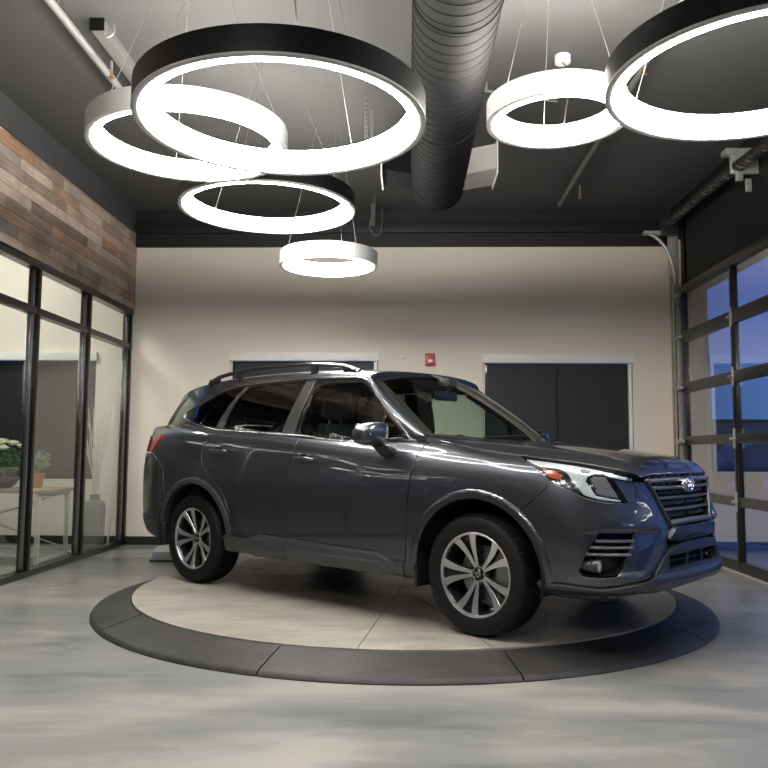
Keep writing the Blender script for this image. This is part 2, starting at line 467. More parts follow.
# fuller, square lower bumper corner
for j, dx in ((1, .02), (2, .03), (3, .02)):
    for i in (3, 4, 5): ctrl[i, j, 0] += dx
# rows 7, 8 : shoulder and belt / bonnet edge
E8 = [(.858, 0, .934), (.852, .20, .934), (.832, .42, .922), (.800, .535, .905), (.745, .612, .935), (.63, .672, .972), (.44, .712, .996), (.22, .735, 1.018),
      (-.02, .752, 1.045), (-.42, None, 1.112), (-.9, None, 1.092), (-1.5, None, 1.132), (-2.1, None, 1.172), (-2.65, None, 1.22), (-3.03, None, 1.262), (-3.32, None, 1.262),
      (-3.53, .715, 1.24), (-3.605, .62, 1.225), (-3.635, .45, 1.22), (-3.645, .23, 1.22), (-3.65, 0, 1.22)]
for i, (x, y, z) in enumerate(E8):
    if y is None: y = float(gside(x, z))
    ctrl[i, 8] = (x, y, z)
    a = ctrl[i, 6]; b = ctrl[i, 8]
    if i <= 3: c = b*.55+a*.45+np.array([.012, 0, 0])
    elif i <= 8: c = np.array([b[0]*.35+a[0]*.65, b[1]*.35+a[1]*.65+.004, b[2]-.014])
    elif i <= 15: c = np.array([b[0], b[1]*.40+a[1]*.60+.004, b[2]-.028])
    else: c = a*.4+b*.6+np.array([-.01, 0, 0])
    ctrl[i, 7] = c
for i in range(4, 9): ctrl[i, 6, 2] = min(ctrl[i, 6, 2], ctrl[i, 7, 2]-.03); ctrl[i, 5, 2] = min(ctrl[i, 5, 2], ctrl[i, 6, 2]-.05)
S = Chart(ctrl, (.33, .11))
# outward direction check
if S.evn([[10, 3]])[0][1] < 0: S.flip = True
G = HChart(gside)
def sd(L): return [S.side(x, z) for x, z in L]
def arc(cx, cz, a, b, t0, t1, n=24): return [(cx+a*math.cos(math.radians(t0+(t1-t0)*i/n)), cz+b*math.sin(math.radians(t0+(t1-t0)*i/n))) for i in range(n+1)]

def make_car():
    car = empty('car')
    tag(car, 'dark grey metallic SUV parked at an angle on the round turntable', 'car')
    paint = 'paint'
    FA = (.012, .365, .405, .412); RA = (-2.635, .365, .437, .415)     # wheel openings
    # ---------------- side panels
    belt = [(-.42, 1.108), (-.66, 1.104), (-1.08, 1.090), (-1.45, 1.125)]
    fd_front = [(-.412, 1.105), (-.424, 1.02), (-.440, .93), (-.455, .81), (-.464, .62), (-.487, .372)]
    fd_rear = [(-1.534, .372), (-1.55, .62), (-1.558, .906), (-1.520, 1.06), (-1.505, 1.13)]
    top = 8.0
    def topuv(x):   # belt point (row 8) nearest x
        u = S.near((x, float(gside(x, 1.1 if x > -1.2 else 1.2)), np.interp(-x, [.42, .9, 1.5, 2.1, 2.65, 3.0, 3.3], [1.112, 1.092, 1.132, 1.172, 1.22, 1.262, 1.262])))
        return np.array([u[0], top])
    def toprow(x0, x1, n=8): return [topuv(x0+(x1-x0)*i/n) for i in range(n+1)]
    fdoor = sd(fd_front[1:])+sd(fd_rear[:4])+toprow(-1.510, -.416)
    rd_rear = [(-2.53, 1.12), (-2.565, 1.04), (-2.545, .95), (-2.44, .86), (-2.28, .75), (-2.19, .62), (-2.165, .50), (-2.160, .375)]
    rd = sd([(-1.520, 1.06), (-1.558, .906), (-1.55, .62), (-1.534, .372)])+sd([tuple(q) for q in crom(rd_rear[::-1], 4)])+toprow(-2.47, -1.510)
    FD_ = S
    doorR, doorL = pair('front_door', panel(S, fdoor), paint, car)
    rdoorR, rdoorL = pair('rear_door', panel(S, rd), paint, car)
    # fender: arch + bonnet line + bumper split
    split = [(.462, .885), (.437, .845), (.377, .784), (.318, .735), (.285, .690)]
    aang = math.degrees(math.atan2((split[-1][1]-FA[1])/FA[3], (split[-1][0]-FA[0])/FA[2]))
    archf = arc(*FA, aang, 184)
    hl_top = [(.30, .7265, 1.009)]
    fend = sd([(x, z) for x, z in archf])+[S.side(-.395, .335), S.side(-.487, .335)]+sd(fd_front[::-1][:-1])+[topuv(-.418)]
    fend += [np.array([S.near(p)[0], top]) for p in ((-.30, .77, 1.09), (-.15, .76, 1.06), (0, .752, 1.04), (.12, .745, 1.03), (.225, .735, 1.018))]
    fend += [S.near(p) for p in ((.27, .775, .985), (.33, .80, .955))]+sd(split[:-1])
    pair('front_fender', panel(S, fend), paint, car)
    # quarter
    rq = [S.side(*p) for p in crom(rd_rear, 4)]
    archr = arc(*RA, 8, 150)
    iq = [k for k, p in enumerate(crom(rd_rear, 4)) if p[1] > .74]
    qz = crom(rd_rear, 4)
    qlist = [p for p in qz if p[1] > .39]
    lampf = [(-3.33, 1.02), (-3.275, 1.09), (-3.215, 1.170)]
    lampt = [S.near(p) for p in ((-3.40, .80, 1.174), (-3.52, .74, 1.176), (-3.62, .62, 1.178), (-3.66, .50, 1.175))]
    quarter = [topuv(-2.47)]+sd(qlist)+sd(arc(*RA, 5, 150))+sd([(-3.045, .66), (-3.065, .80), (-3.09, .905), (-3.20, .965)])
    quarter += sd(lampf)+lampt[:3]+[np.array([S.near((-3.60, .62, 1.225))[0], 8])]+[np.array([S.near(p)[0], 8]) for p in ((-3.53, .70, 1.235), (-3.44, .73, 1.245))]+toprow(-3.3, -2.6, 6)
    pair('rear_fender', panel(S, quarter), paint, car)
    rb = sd([(-3.02, .56), (-3.045, .66), (-3.065, .80), (-3.09, .905), (-3.20, .965), (-3.33, 1.02)])+[S.near((-3.50, .76, .95)), S.near((-3.64, .66, .92)), S.near((-3.69, .55, .80)), S.near((-3.70, .3, .79)), (20, S.near((-3.70, 0, .79))[1])]
    rb += [(20, S.near((-3.71, 0, .5))[1]), S.near((-3.71, .35, .5)), S.near((-3.66, .62, .5)), S.side(-3.50, .505), S.side(-3.26, .480), S.side(-3.04, .462)]
    cpart('rear_bumper', panel(S, rb).both(), paint, car)
    rc = sd([(-3.04, .456), (-3.26, .474), (-3.50, .50)])+[S.near((-3.68, .58, .495)), S.near((-3.71, .35, .495)), (20, S.near((-3.71, 0, .495))[1]), (20, .35), (18, .35), (17, .4)]+sd([(-3.52, .385), (-3.27, .325), (-3.10, .30)])
    cpart('rear_bumper_cladding', panel(S, rc, off=.006).both(), 'clad', car)
    tl = [S.near((-3.66, .50, 1.03)), S.near((-3.60, .66, 1.02)), S.near((-3.48, .77, 1.02))]+sd(lampf)+lampt
    for sgn, o in zip((1, -1), pair('tail_lamp', panel(S, tl, off=.008, thick=.03), 'red_lens', car)):
        md = panel(S, [S.near(p) for p in ((-3.64, .66, .93), (-3.50, .76, .955), (-3.34, .835, 1.015), (-3.48, .77, 1.015), (-3.60, .66, 1.015), (-3.66, .56, 1.02), (-3.68, .56, .93))], off=.006)
        cpart('reversing_lamp', md if sgn > 0 else md.mirror(), 'lamp_white', o)
    tg = [(20, S.near((-3.7, 0, .80))[1]), S.near((-3.70, .3, .80)), S.near((-3.69, .54, .81)), S.near((-3.675, .54, 1.03)), S.near((-3.66, .50, 1.17)), S.near((-3.63, .62, 1.18)), np.array([S.near((-3.60, .62, 1.225))[0], 8]), (20, 8)]
    tgp = cpart('tailgate', panel(S, tg).both(), paint, car)
    TZ = [(-3.31, 1.525), (-3.385, 1.46), (-3.455, 1.39), (-3.525, 1.31), (-3.595, 1.222)]
    def hatch(w, t, off=0):      # upper tailgate / backlight, w -1..1 across, t 0 bottom..1 top
        z = 1.222+.303*t; xt = float(np.interp(-z, [-q[1] for q in TZ], [q[0] for q in TZ])); ye = float(gside(xt, z))
        return (xt-.075*(1-abs(w)**2.6)+off, w*(ye+.004), z+.045*t*(1-w*w))
    def hgrid(w0, w1, t0, t1, off=0, n=18): return loft([[hatch(w0+(w1-w0)*i/n, t0+(t1-t0)*j/8, off) for i in range(n+1)] for j in range(9)])
    cpart('tailgate_frame', hgrid(-1, 1, 0, 1), paint, tgp)
    cpart('rear_window', hgrid(-.86, .86, .10, .90, -.006), 'gloss_black', tgp)
    # ---------------- greenhouse side
    DLO = crom([(-.515, 1.100), (-.66, 1.112), (-1.08, 1.100), (-1.45, 1.137)], 5)+crom([(-1.60, 1.152), (-2.1, 1.178), (-2.43, 1.196), (-2.62, 1.215), (-2.90, 1.268), (-3.07, 1.308), (-3.10, 1.333), (-3.065, 1.362), (-2.94, 1.404), (-2.81, 1.453),
           (-2.694, 1.490), (-2.51, 1.533), (-2.33, 1.552), (-2.03, 1.562), (-1.625, 1.562), (-1.24, 1.550), (-1.09, 1.541), (-1.015, 1.515), (-.93, 1.447), (-.81, 1.343), (-.66, 1.208), (-.56, 1.118)], 4)
    DLO = [(x, z) for x, z in DLO]
    gl_fd = [(-1.555, 1.155), (-1.515, 1.44), (-1.49, 1.485), (-1.43, 1.507), (-1.25, 1.513), (-1.06, 1.508), (-1.02, 1.487), (-.93, 1.417), (-.83, 1.333), (-.80, 1.305), (-.80, 1.118), (-1.08, 1.112), (-1.40, 1.142)]
    gl_tri = [(-.775, 1.280), (-.775, 1.120), (-.66, 1.126), (-.60, 1.128)]
    gl_rd = [(-1.745, 1.172), (-1.65, 1.545), (-2.03, 1.547), (-2.262, 1.538), (-2.34, 1.48), (-2.385, 1.40), (-2.415, 1.30), (-2.428, 1.203), (-2.1, 1.190)]
    gl_q = [(-2.55, 1.216), (-2.50, 1.31), (-2.45, 1.41), (-2.395, 1.49), (-2.34, 1.537), (-2.51, 1.519), (-2.685, 1.476), (-2.79, 1.438), (-2.93, 1.390), (-3.045, 1.350), (-3.078, 1.332), (-3.06, 1.317), (-2.90, 1.282), (-2.66, 1.229)]
    ztop = lambda x: np.interp(-x, [1.0, 1.1, 1.25, 1.8, 2.5, 2.8, 3.05, 3.2], [1.535, 1.560, 1.575, 1.592, 1.590, 1.580, 1.560, 1.542])
    # painted D-pillar / cant rail sheet with the window line cut out
    tail = TZ
    beltline = [(-3.44, 1.236), (-3.30, 1.245), (-3.0, 1.238), (-2.65, 1.19), (-2.1, 1.155), (-1.5, 1.118), (-.9, 1.080), (-.50, 1.086)]
    frontA = [(-.56, 1.128), (-.655, 1.220), (-.805, 1.357), (-.925, 1.462), (-1.01, 1.528), (-1.03, 1.541)]
    outer = [(-1.03, ztop(-1.03))]+[(x, ztop(x)) for x in np.arange(-1.1, -3.25, -.1)]+tail+beltline
    body = outer+frontA[:-1]
    pillR = panel(G, body, holes=[DLO], thick=.02, gap=0)
    pair('side_frame', pillR, paint, car)
    backs = [gl_fd, gl_tri, gl_rd, gl_q]
    for sgn in (1, -1):
        f = (lambda m: m) if sgn > 0 else (lambda m: m.mirror())
        tr = cpart('window_surround', f(panel(G, DLO, holes=backs, off=-.004, thick=.02, gap=0)), 'gloss_black', car)
        cpart('pillar_cover', f(panel(G, [(-1.60, 1.155), (-1.735, 1.160), (-1.640, 1.553), (-1.540, 1.551)], off=-.001)), 'pillar_black', tr)
        cpart('pillar_cover', f(panel(G, [(-2.435, 1.203), (-2.542, 1.212), (-2.492, 1.31), (-2.442, 1.41), (-2.385, 1.49), (-2.332, 1.545), (-2.275, 1.545), (-2.35, 1.48), (-2.395, 1.40), (-2.425, 1.30)], off=-.001)), 'pillar_black', tr)
        cpart('window_trim', f(strip(G, DLO, .013, .007, closed=True)), 'chrome', tr)
        cpart('door_window', f(panel(G, gl_fd, off=-.012, thick=.004, gap=-.002)), 'door_glass', doorR if sgn > 0 else doorL)
        cpart('quarter_light', f(panel(G, gl_tri, off=-.012, thick=.004, gap=-.002)), 'door_glass', doorR if sgn > 0 else doorL)
        cpart('door_window', f(panel(G, gl_rd, off=-.010, thick=.004, gap=-.002)), 'privacy_glass', rdoorR if sgn > 0 else rdoorL)
        cpart('quarter_window', f(panel(G, gl_q, off=-.008, thick=.004, gap=-.002)), 'privacy_glass', tr)
        cpart('window_seal', f(strip(G, densify([(-1.57, 1.15), (-1.53, 1.44), (-1.505, 1.49), (-1.44, 1.517), (-1.25, 1.522)], .05, False), .006, .004)), 'dark_chrome', tr)
    # ---------------- windscreen
    def ws(w, t, off=0.):   # w -1..1 across, t 0 base .. 1 top
        a = abs(w); B = np.array([-.16-.31*a**2.2, .742*w, 1.098+.048*a*a]); T = np.array([-.965-.038*a*a, .607*w, 1.605-.072*a*a])
        p = B+(T-B)*t; bulge = .030*4*t*(1-t)*(1-.9*a**3)
        n = np.array([.53, 0, .85]); p = p+n*(bulge+off); return tuple(p)
    def wsgrid(w0, w1, t0, t1, off=0., nw=24, nt=10): return loft([[ws(w0+(w1-w0)*i/nw, t0+(t1-t0)*j/nt, off) for i in range(nw+1)] for j in range(nt+1)])
    wso = cpart('windscreen', wsgrid(-.985, .985, .02, .985, 0, 40, 16), 'screen_glass', car)
    fr = MD()
    fr.join(wsgrid(-.995, .995, .94, 1.0, -.003, 24, 3)); fr.join(wsgrid(-.995, .995, 0, .035, -.003, 24, 2)); fr.join(wsgrid(.93, .995, 0, 1, -.003, 3, 12)); fr.join(wsgrid(-.995, -.93, 0, 1, -.003, 3, 12))
    cpart('windscreen_border', fr, 'black_plastic', wso)
    # A pillars: loft between screen edge and door line
    Aline = crom([(-.425, 1.098), (-.52, 1.105), (-.56, 1.128), (-.655, 1.220), (-.805, 1.357), (-.925, 1.462), (-1.01, 1.528), (-1.06, 1.548)], 5)
    rows = []
    K = len(Aline)
    for i, (x, z) in enumerate(Aline):
        o = np.array([x, float(gside(x, z)), z]); t = np.clip((z-1.13)/(1.515-1.13), 0, 1.03)
        q = np.array(ws(1.0, t)); 
        mid = (o+q)/2+np.array([.006, .012, .010]); row = []
        for k in range(9):
            s = k/8; row.append(tuple(o*(1-s)**2+2*s*(1-s)*mid+q*s*s))
        rows.append([tuple(o-np.array([0, .02, 0]))]+row+[tuple(q-np.array([.01, .0, .015]))])
    pair('windscreen_pillar', loft(rows), paint, car)
    # wipers
    wp = [tube([ws(-.15, .012, .015), ws(-.80, .075, .02)], .006, 8), tube([ws(.55, .010, .015), ws(-.02, .055, .02)], .006, 8)]
    for w in wp:
        o = cpart('wiper', w, 'black_plastic', car)
    # ---------------- roof
    xs = [-1.0, -1.08, -1.2, -1.45, -1.8, -2.2, -2.6, -2.85, -3.05, -3.22, -3.34]
    rr = []
    for x in xs:
        zt = float(ztop(x)) if x > -3.3 else 1.518; yt = float(gside(x, zt))
        zc = np.interp(-x, [1.0, 1.2, 1.5, 1.8, 2.2, 2.6, 2.9, 3.1, 3.28], [1.607, 1.632, 1.652, 1.662, 1.665, 1.658, 1.642, 1.622, 1.590])
        xf = lambda y: x+ (.045*(1-(y/.62)**2) if x > -1.15 else 0) - (.06*(1-(y/.6)**2) if x < -3.1 else 0)
        zn = zt+(zc-zt)
        rr.append([(xf(yt), yt, zt-.004), (xf(yt-.004), yt-.006, zt+.012), (xf(yt-.022), yt-.022, zt+min(.030, (zc-zt)*.5)), (xf(yt-.09), yt-.09, zt+(zc-zt)*.66), (xf(.38), .38, zt+(zc-zt)*.90), (xf(.2), .20, zc-.003), (xf(0), 0, zc), (xf(0), -.0001, zc)])
    full = np.array([[p for p in r[:-1]]+[(p[0], -p[1], p[2]) for p in r[:-2][::-1]] for r in rr])
    RC = Chart(full, (.25, .1), tess=6)
    if RC.evn([[5, 6]])[0][2] < 0: RC.flip = True
    nu, nv = RC.nu-1, RC.nv-1
    roof = cpart('roof_panel', panel(RC, [(0, 0), (nu, 0), (nu, nv), (0, nv)], gap=0, bev=.002, step=.05, thick=.03), paint, car)
    # roof rails
    rail = crom([(-2.875, .585, 1.592), (-2.80, .592, 1.622), (-2.68, .598, 1.650), (-2.343, .603, 1.680), (-2.0, .604, 1.684), (-1.67, .602, 1.674), (-1.38, .596, 1.650), (-1.26, .592, 1.624), (-1.165, .588, 1.585)], 6)
    rows = []
    for i, p in enumerate(rail):
        t = np.array(rail[min(i+1, len(rail)-1)])-np.array(rail[max(i-1, 0)]); t /= np.linalg.norm(t)
        n = np.array([-t[2], 0, t[0]]); n = -n if n[2] < 0 else n; s = np.array([0, 1, 0]); a = i/(len(rail)-1); h = .016+.010*(abs(2*a-1))**4
        rows.append([tuple(np.array(p)+s*(.021*math.cos(q))*1.0+n*h*math.sin(q)) for q in np.linspace(0, 2*PI, 13)[:-1]])
    rm = loft(rows, closed=True, cap=True)
    
    for ro in pair('roof_rail', rm, 'dark_chrome', car):
        s_ = 1 if ro.name == 'roof_rail' else -1
        for x0 in (-2.46, -1.60): cpart('rail_foot', box((x0-.03, s_*.588, 1.585), (x0+.03, s_*.612, 1.672), .004), 'black_plastic', ro)
        for x0, x1, z1 in ((-2.86, -2.72, 1.628), (-1.30, -1.18, 1.612)): cpart('rail_end', prism([(.592, x0), (.608, x0), (.608, x1), (.592, x1)], 1.57, z1, 'z').moved((0, 0, 0), [[0, 1, 0], [s_, 0, 0], [0, 0, 1]]), 'dark_chrome', ro)
    cpart('roof_antenna', loft([[(-2.86+.10*k, .0+.018*(1-k)*math.cos(a), 1.632+.0+.05*(k < .6)*(1-k)*abs(math.sin(a))) for a in np.linspace(0, PI, 7)] for k in np.linspace(0, 1, 6)]), paint, car)
    # ---------------- bonnet
    Cc = [(-.20, 1.105), (.0, 1.108), (.2, 1.094), (.45, 1.066), (.66, 1.032), (.79, .992), (.850, .950), (.858, .930)]
    Ee = [(-.345, .735, 1.108), (-.10, .742, 1.057), (.12, .738, 1.033), (.36, .722, 1.007), (.60, .675, .978), (.725, .606, .950), (.800, .510, .932), (.812, .485, .905)]
    rows = []
    for (cx, cz), (ex, ey, ez) in zip(Cc, Ee):
        row = []
        for w in (1, .965, .86, .78, .70, .5, .28, 0, -.28, -.5, -.70, -.78, -.86, -.965, -1):
            a = abs(w); fx = a**2.6; fz = a**2.4; up = {1: 0, .965: .004, .86: .010, .78: .016, .70: .004, .5: -.004, .28: 0, 0: 0}[a] 
            row.append((cx+(ex-cx)*fx, ey*w, cz+(ez-cz)*fz+up*min(1, (cz-.90)/.08)))
        rows.append(row)
    HC = Chart(rows, (.17, .10), tess=8)
    if HC.evn([[3, 7]])[0][2] < 0: HC.flip = True
    cpart('bonnet', panel(HC, [(0, 0), (7, 0), (7, 14), (0, 14)], gap=0, bev=.003, step=.035, thick=.025), paint, car)
    cpart('cowl_panel', wsgrid(-1.0, 1.0, -.10, .03, -.012, 24, 3), 'black_plastic', car)

    # ---------------- cladding & arch mouldings
    def ringpoly(A, w, t0, t1): return sd(arc(*A, t0, t1, 40))+sd(arc(A[0], A[1], A[2]+w, A[3]+w, t1, t0, 40))
    def bulge(A, w):
        def f(uv, P):
            r = np.sqrt(((P[:, 0]-A[0])/(A[2]+w))**2+((P[:, 2]-A[1])/(A[3]+w))**2)
            return .009*np.clip((1.0-r)/(w/A[2])*3., 0, 1)**.7+.001
        return f
    pair('wheel_arch_moulding', panel(S, ringpoly(FA, .055, -3, 185), off=bulge(FA, .055), thick=.05, gap=0, step=.02), paint, car)
    pair('wheel_arch_moulding', panel(S, ringpoly(RA, .052, 2, 168), off=bulge(RA, .052), thick=.05, gap=0, step=.02), 'clad', car)
    # sill cladding in three pieces
    def sillpoly(x0, x1):
        tx = np.array([-2.236, -1.99, -1.955, -1.860, -1.834, -1.551, -1.028, -.709, -.64, -.606, -.483, -.40]); tz = np.array([.424, .412, .412, .440, .447, .441, .431, .424, .400, .388, .384, .384])
        bz = lambda x: np.interp(x, [-2.24, -1.0, -.6, -.40], [.300, .296, .290, .262])
        X = sorted(set([x0, x1]+[x for x in list(tx)+list(np.arange(-2.2, -.4, .1)) if x0 < x < x1]))
        return sd([(x, np.interp(x, tx, tz)) for x in X])+sd([(x, bz(x)) for x in reversed(X)])
    def sillb(uv, P):
        z = P[:, 2]; x = P[:, 0]; zt = np.interp(x, [-2.2, -.7, -.5], [.43, .425, .385])
        a = .010+.014*np.clip((zt+.01-z)/.03, 0, 1)
        led = .014*np.clip((.375-z)/.012, 0, 1)*np.clip((x+1.92)/.03, 0, 1)*np.clip((-.62-x)/.06, 0, 1)+.004
        return a+led-.05*np.clip((.315-z)/.06, 0, 1)
    for x0, x1, own in ((-2.215, -1.537, (rdoorR, rdoorL)), (-1.533, -.489, (doorR, doorL))):
        md = panel(S, sillpoly(x0, x1), off=sillb, thick=.05, gap=.001, step=.012)
        cpart('door_cladding', md, 'clad', own[0]); cpart('door_cladding', md.mirror(), 'clad', own[1])
    pair('fender_cladding', panel(S, sillpoly(-.485, -.402), off=sillb, thick=.05, step=.012), 'clad', car)
    pair('mud_flap', prism([(-.405, .25), (-.385, .25), (-.375, .52), (-.395, .55), (-.47, .30)], .70, .895, 'y').moved((0, 0, 0)) if False else box((-.408, .70, .245), (-.388, .905, .52), .004), 'black_plastic', car)
    pair('mud_flap', box((-3.12, .68, .265), (-3.095, .895, .56), .004), 'black_plastic', car)

    # ---------------- handles
    def handle(x0, x1, z, nm, own):
        for sgn in (1, -1):
            P = S.ev([S.side((x0+x1)/2, z)])[0]; f = (lambda m: m) if sgn > 0 else (lambda m: m.mirror())
            cup = lathe([(0, -.004), (.034, -.002), (.046, .003), (.05, .001)], 24, 'y'); cup.v = [(a*1.05*.9, b, c*.72) for a, b, c in cup.v]
            bar = []
            for k in range(13):
                s = k/12; x = x0+(x1-x0)*s; o = .012+.030*math.sin(PI*s)**.5; hh = .013+.004*math.sin(PI*s)
                zz = z+.012*(s-.5)*-1
                bar.append([(x, P[1]+o-.008+.009*math.cos(a), zz+hh*math.sin(a)) for a in np.linspace(0, 2*PI, 13)[:-1]])
            h = cpart('door_handle', f(loft(bar, closed=True, cap=True)), 'paint', own[0 if sgn > 0 else 1])
            cpart('handle_recess', f(cup.moved(((x0+x1)/2-.01, P[1]+.001, z))), 'gloss_black', own[0 if sgn > 0 else 1])
    handle(-1.50, -1.30, .985, 'f', (doorR, doorL)); handle(-2.455, -2.255, 1.035, 'r', (rdoorR, rdoorL))
    # ---------------- mirrors
    secs = []
    for k, (y, sx, sz, dx, dz) in enumerate([(.868, .030, .040, -.01, -.01), (.885, .062, .066, -.005, 0), (.93, .082, .078, 0, .002), (.99, .086, .080, .002, 0), (1.05, .080, .072, .0, -.004), (1.095, .068, .058, -.006, -.010), (1.118, .036, .034, -.016, -.014)]):
        secs.append([( -.685+dx+sx*(abs(math.cos(a))**.6*np.sign(math.cos(a)))*(1 if math.cos(a) > 0 else .62), y, 1.150+dz+sz*(abs(math.sin(a))**.55*np.sign(math.sin(a)))*(.86 if math.sin(a) > 0 else .95)) for a in np.linspace(0, 2*PI, 25)[:-1]])
    mh = loft(secs, closed=True, cap=True)
    for sgn in (1, -1):
        f = (lambda m: m) if sgn > 0 else (lambda m: m.mirror())
        o = cpart('wing_mirror', f(mh), paint, doorR if sgn > 0 else doorL, sharp=60)
        low = loft([[(x-.0, y, min(z, 1.115)-.003) for x, y, z in s] for s in secs[1:-1]], closed=True, cap=True)
        st = loft([[(-.645+.050*math.cos(a), .845, 1.030+.036*math.sin(a)) for a in np.linspace(0, 2*PI, 13)[:-1]], [(-.66+.050*math.cos(a), .89, 1.040+.034*math.sin(a)) for a in np.linspace(0, 2*PI, 13)[:-1]], [(-.675+.055*math.cos(a), .945, 1.085+.022*math.sin(a)) for a in np.linspace(0, 2*PI, 13)[:-1]]], closed=True, cap=True)
        cpart('mirror_stalk', f(st), 'black_plastic', doorR if sgn > 0 else doorL)
        cpart('mirror_glass', f(cbox((-.742, .985, 1.15), (.006, .17, .115), .003)), 'chrome', doorR if sgn > 0 else doorL)
        cpart('turn_indicator', f(tube([(-.610, 1.03, 1.140), (-.618, 1.07, 1.140), (-.645, 1.10, 1.140)], .006, 8)), 'lamp_white', doorR if sgn > 0 else doorL)

    front_end(car, split, FA, aang)
    wheels(car)
    interior(car, ws)
    # ---------------- underside, liners and inner shell
    ub = box((-3.40, -.70, .26), (.70, .70, .33), .02)
    cpart('underbody', ub, 'underbody', car)
    for A, x in ((FA, 0), (RA, -2.67)):
        ln = []
        for y in (.50, .885):
            ln.append([(A[0]+(A[2]+.015)*math.cos(a), y, A[1]+(A[3]+.015)*math.sin(a)) for a in np.linspace(math.radians(-12), math.radians(192), 30)])
        ln2 = loft(ln)
        ln2.join(prism([(A[0]+(A[2]+.015)*math.cos(a), A[1]+(A[3]+.015)*math.sin(a)) for a in np.linspace(math.radians(-12), math.radians(192), 30)], 0, .01, 'z').moved((0, .50, 0), [[1, 0, 0], [0, 0, 1], [0, 1, 0]]))
        pair('wheel_arch_liner', ln2, 'underbody', car)
    # inner dark shell behind the panels so gaps read as gaps
    inn = MD()
    for x0, x1 in ((-2.17, -.44),):
        inn.join(panel(S, sd([(x0, .33), (x1, .33), (x1, 1.0), (x0, 1.05)]), off=-.022, thick=.01, step=.08))
    rest = panel(S, sd([(-3.46, .40), (-3.30, 1.1), (-2.5, 1.15), (-2.19, 1.05), (-2.2, .6)]+arc(*RA, 30, 160)[::1]+[(-3.05, .40)]), off=-.03, thick=.01, step=.08)
    inn.join(rest)
    inn.join(panel(S, sd(arc(*FA, 175, 45))+sd([(.40, .80), (.2, .93), (-.1, .98), (-.43, 1.0), (-.43, .40)]), off=-.03, thick=.01, step=.08))
    cpart('body_shell', inn.both(), 'underbody', car)
    return car
def interior(car, ws):
    m = MD()
    m.join(box((-3.2, -.74, .45), (-.42, .74, .50)))                         # floor
    m.join(box((-3.30, -.74, .50), (-2.75, .74, 1.10), .03))                # load area
    cpart('cabin_floor', m, 'interior', car)
    dash = []
    for y in np.linspace(-.70, .70, 15):
        dash.append([(-.34, y, .70), (-.30, y, 1.06), (-.40-.05*(y/.7)**2, y, 1.085), (-.62, y, 1.075), (-.80, y, 1.055-.02*math.cos(y*4)), (-.86, y, .98), (-.84, y, .85), (-.70, y, .70)])
    d = cpart('dashboard', loft(dash, cap=True), 'interior', car)
    sc = [(-1.02+.05*math.sin(a)*.5, -.37+.185*math.cos(a), .985+.175*math.sin(a)) for a in np.linspace(0, 2*PI, 33)[:-1]]
    st = tube(sc, .014, 10, closed=True)
    st.join(tube([(-1.0, -.37, .98), (-.80, -.37, .93)], .03, 10)); st.join(cbox((-1.005, -.37, .98), (.03, .34, .035), .01)); st.join(cbox((-1.005, -.37, .92), (.03, .04, .14), .01))
    cpart('steering_wheel', st, 'interior', car)
    def seat(x, y, w=.50):
        s = []
        for k, (dx, z) in enumerate(((0, .62), (-.04, .80), (-.10, 1.0), (-.16, 1.16), (-.19, 1.24))):
            hw = w/2*[.9, 1, 1, .85, .62][k]
            s.append([(x+dx+.05*math.cos(a)+(.05 if abs(math.sin(a)) > .8 and math.cos(a) > -.1 else 0), y+hw*math.sin(a), z) for a in np.linspace(0, 2*PI, 21)[:-1]])
        o = cpart('seat', loft(s, closed=True, cap=True), 'seat', car)
        cpart('seat_cushion', box((x-.02, y-w/2, .50), (x+.50, y+w/2, .68), .05), 'seat', o)
        h = loft([[(x-.20+.045*math.cos(a), y+r*math.sin(a), z) for a in np.linspace(0, 2*PI, 17)[:-1]] for z, r in ((1.27, .10), (1.30, .135), (1.38, .135), (1.43, .10))], closed=True, cap=True)
        cpart('headrest', h, 'seat', o)
        cpart('headrest_post', tube([(x-.19, y-.06, 1.2), (x-.195, y-.06, 1.29)], .006).join(tube([(x-.19, y+.06, 1.2), (x-.195, y+.06, 1.29)], .006)), 'steel', o)
    seat(-1.42, -.37); seat(-1.42, .37)
    for y in (-.42, 0, .42): seat(-2.35, y, .40)
    # headliner & pillar inners
    hl = loft([[(x, y, np.interp(-x, [1, 1.3, 1.8, 2.4, 3.1], [1.555, 1.595, 1.625, 1.625, 1.56])-.05*(abs(y)/.56)**3) for y in np.linspace(-.56, .56, 13)] for x in (-1.0, -1.3, -1.8, -2.4, -3.1)])
    cpart('headliner', hl, 'headliner', car)
    o = cpart('rear_view_mirror', box((-.865, -.125, 1.405), (-.835, .125, 1.475), .014), 'gloss_black', car)
    cpart('mirror_mount', tube([(-.84, 0, 1.46), (-.80, 0, 1.53)], .012).join(cbox((-.835, 0, 1.535), (.10, .11, .05), .012)), 'interior', o)
    for s in (1, -1):
        pl = MD()
        K = [ws(s*.93, t, -.03) for t in np.linspace(0, 1, 8)]; L = [(p[0]-.06, p[1]+s*.0, p[2]-.045) for p in K]
        pl.join(loft([K, [(a[0]-.02, a[1]-s*.03, a[2]-.02) for a in K], L]))
        pl.join(loft([[(x, s*.66-s*.2*(z-1.1), z) for z in (1.10, 1.3, 1.52)] for x in (-1.60, -1.72)]))
        cpart('pillar_lining', pl, 'interior', car)
    # door cards
    for s in (1, -1):
        cpart('door_lining', box((-2.45, s*.72, .50), (-.48, s*.745, 1.09), .005), 'interior', car)

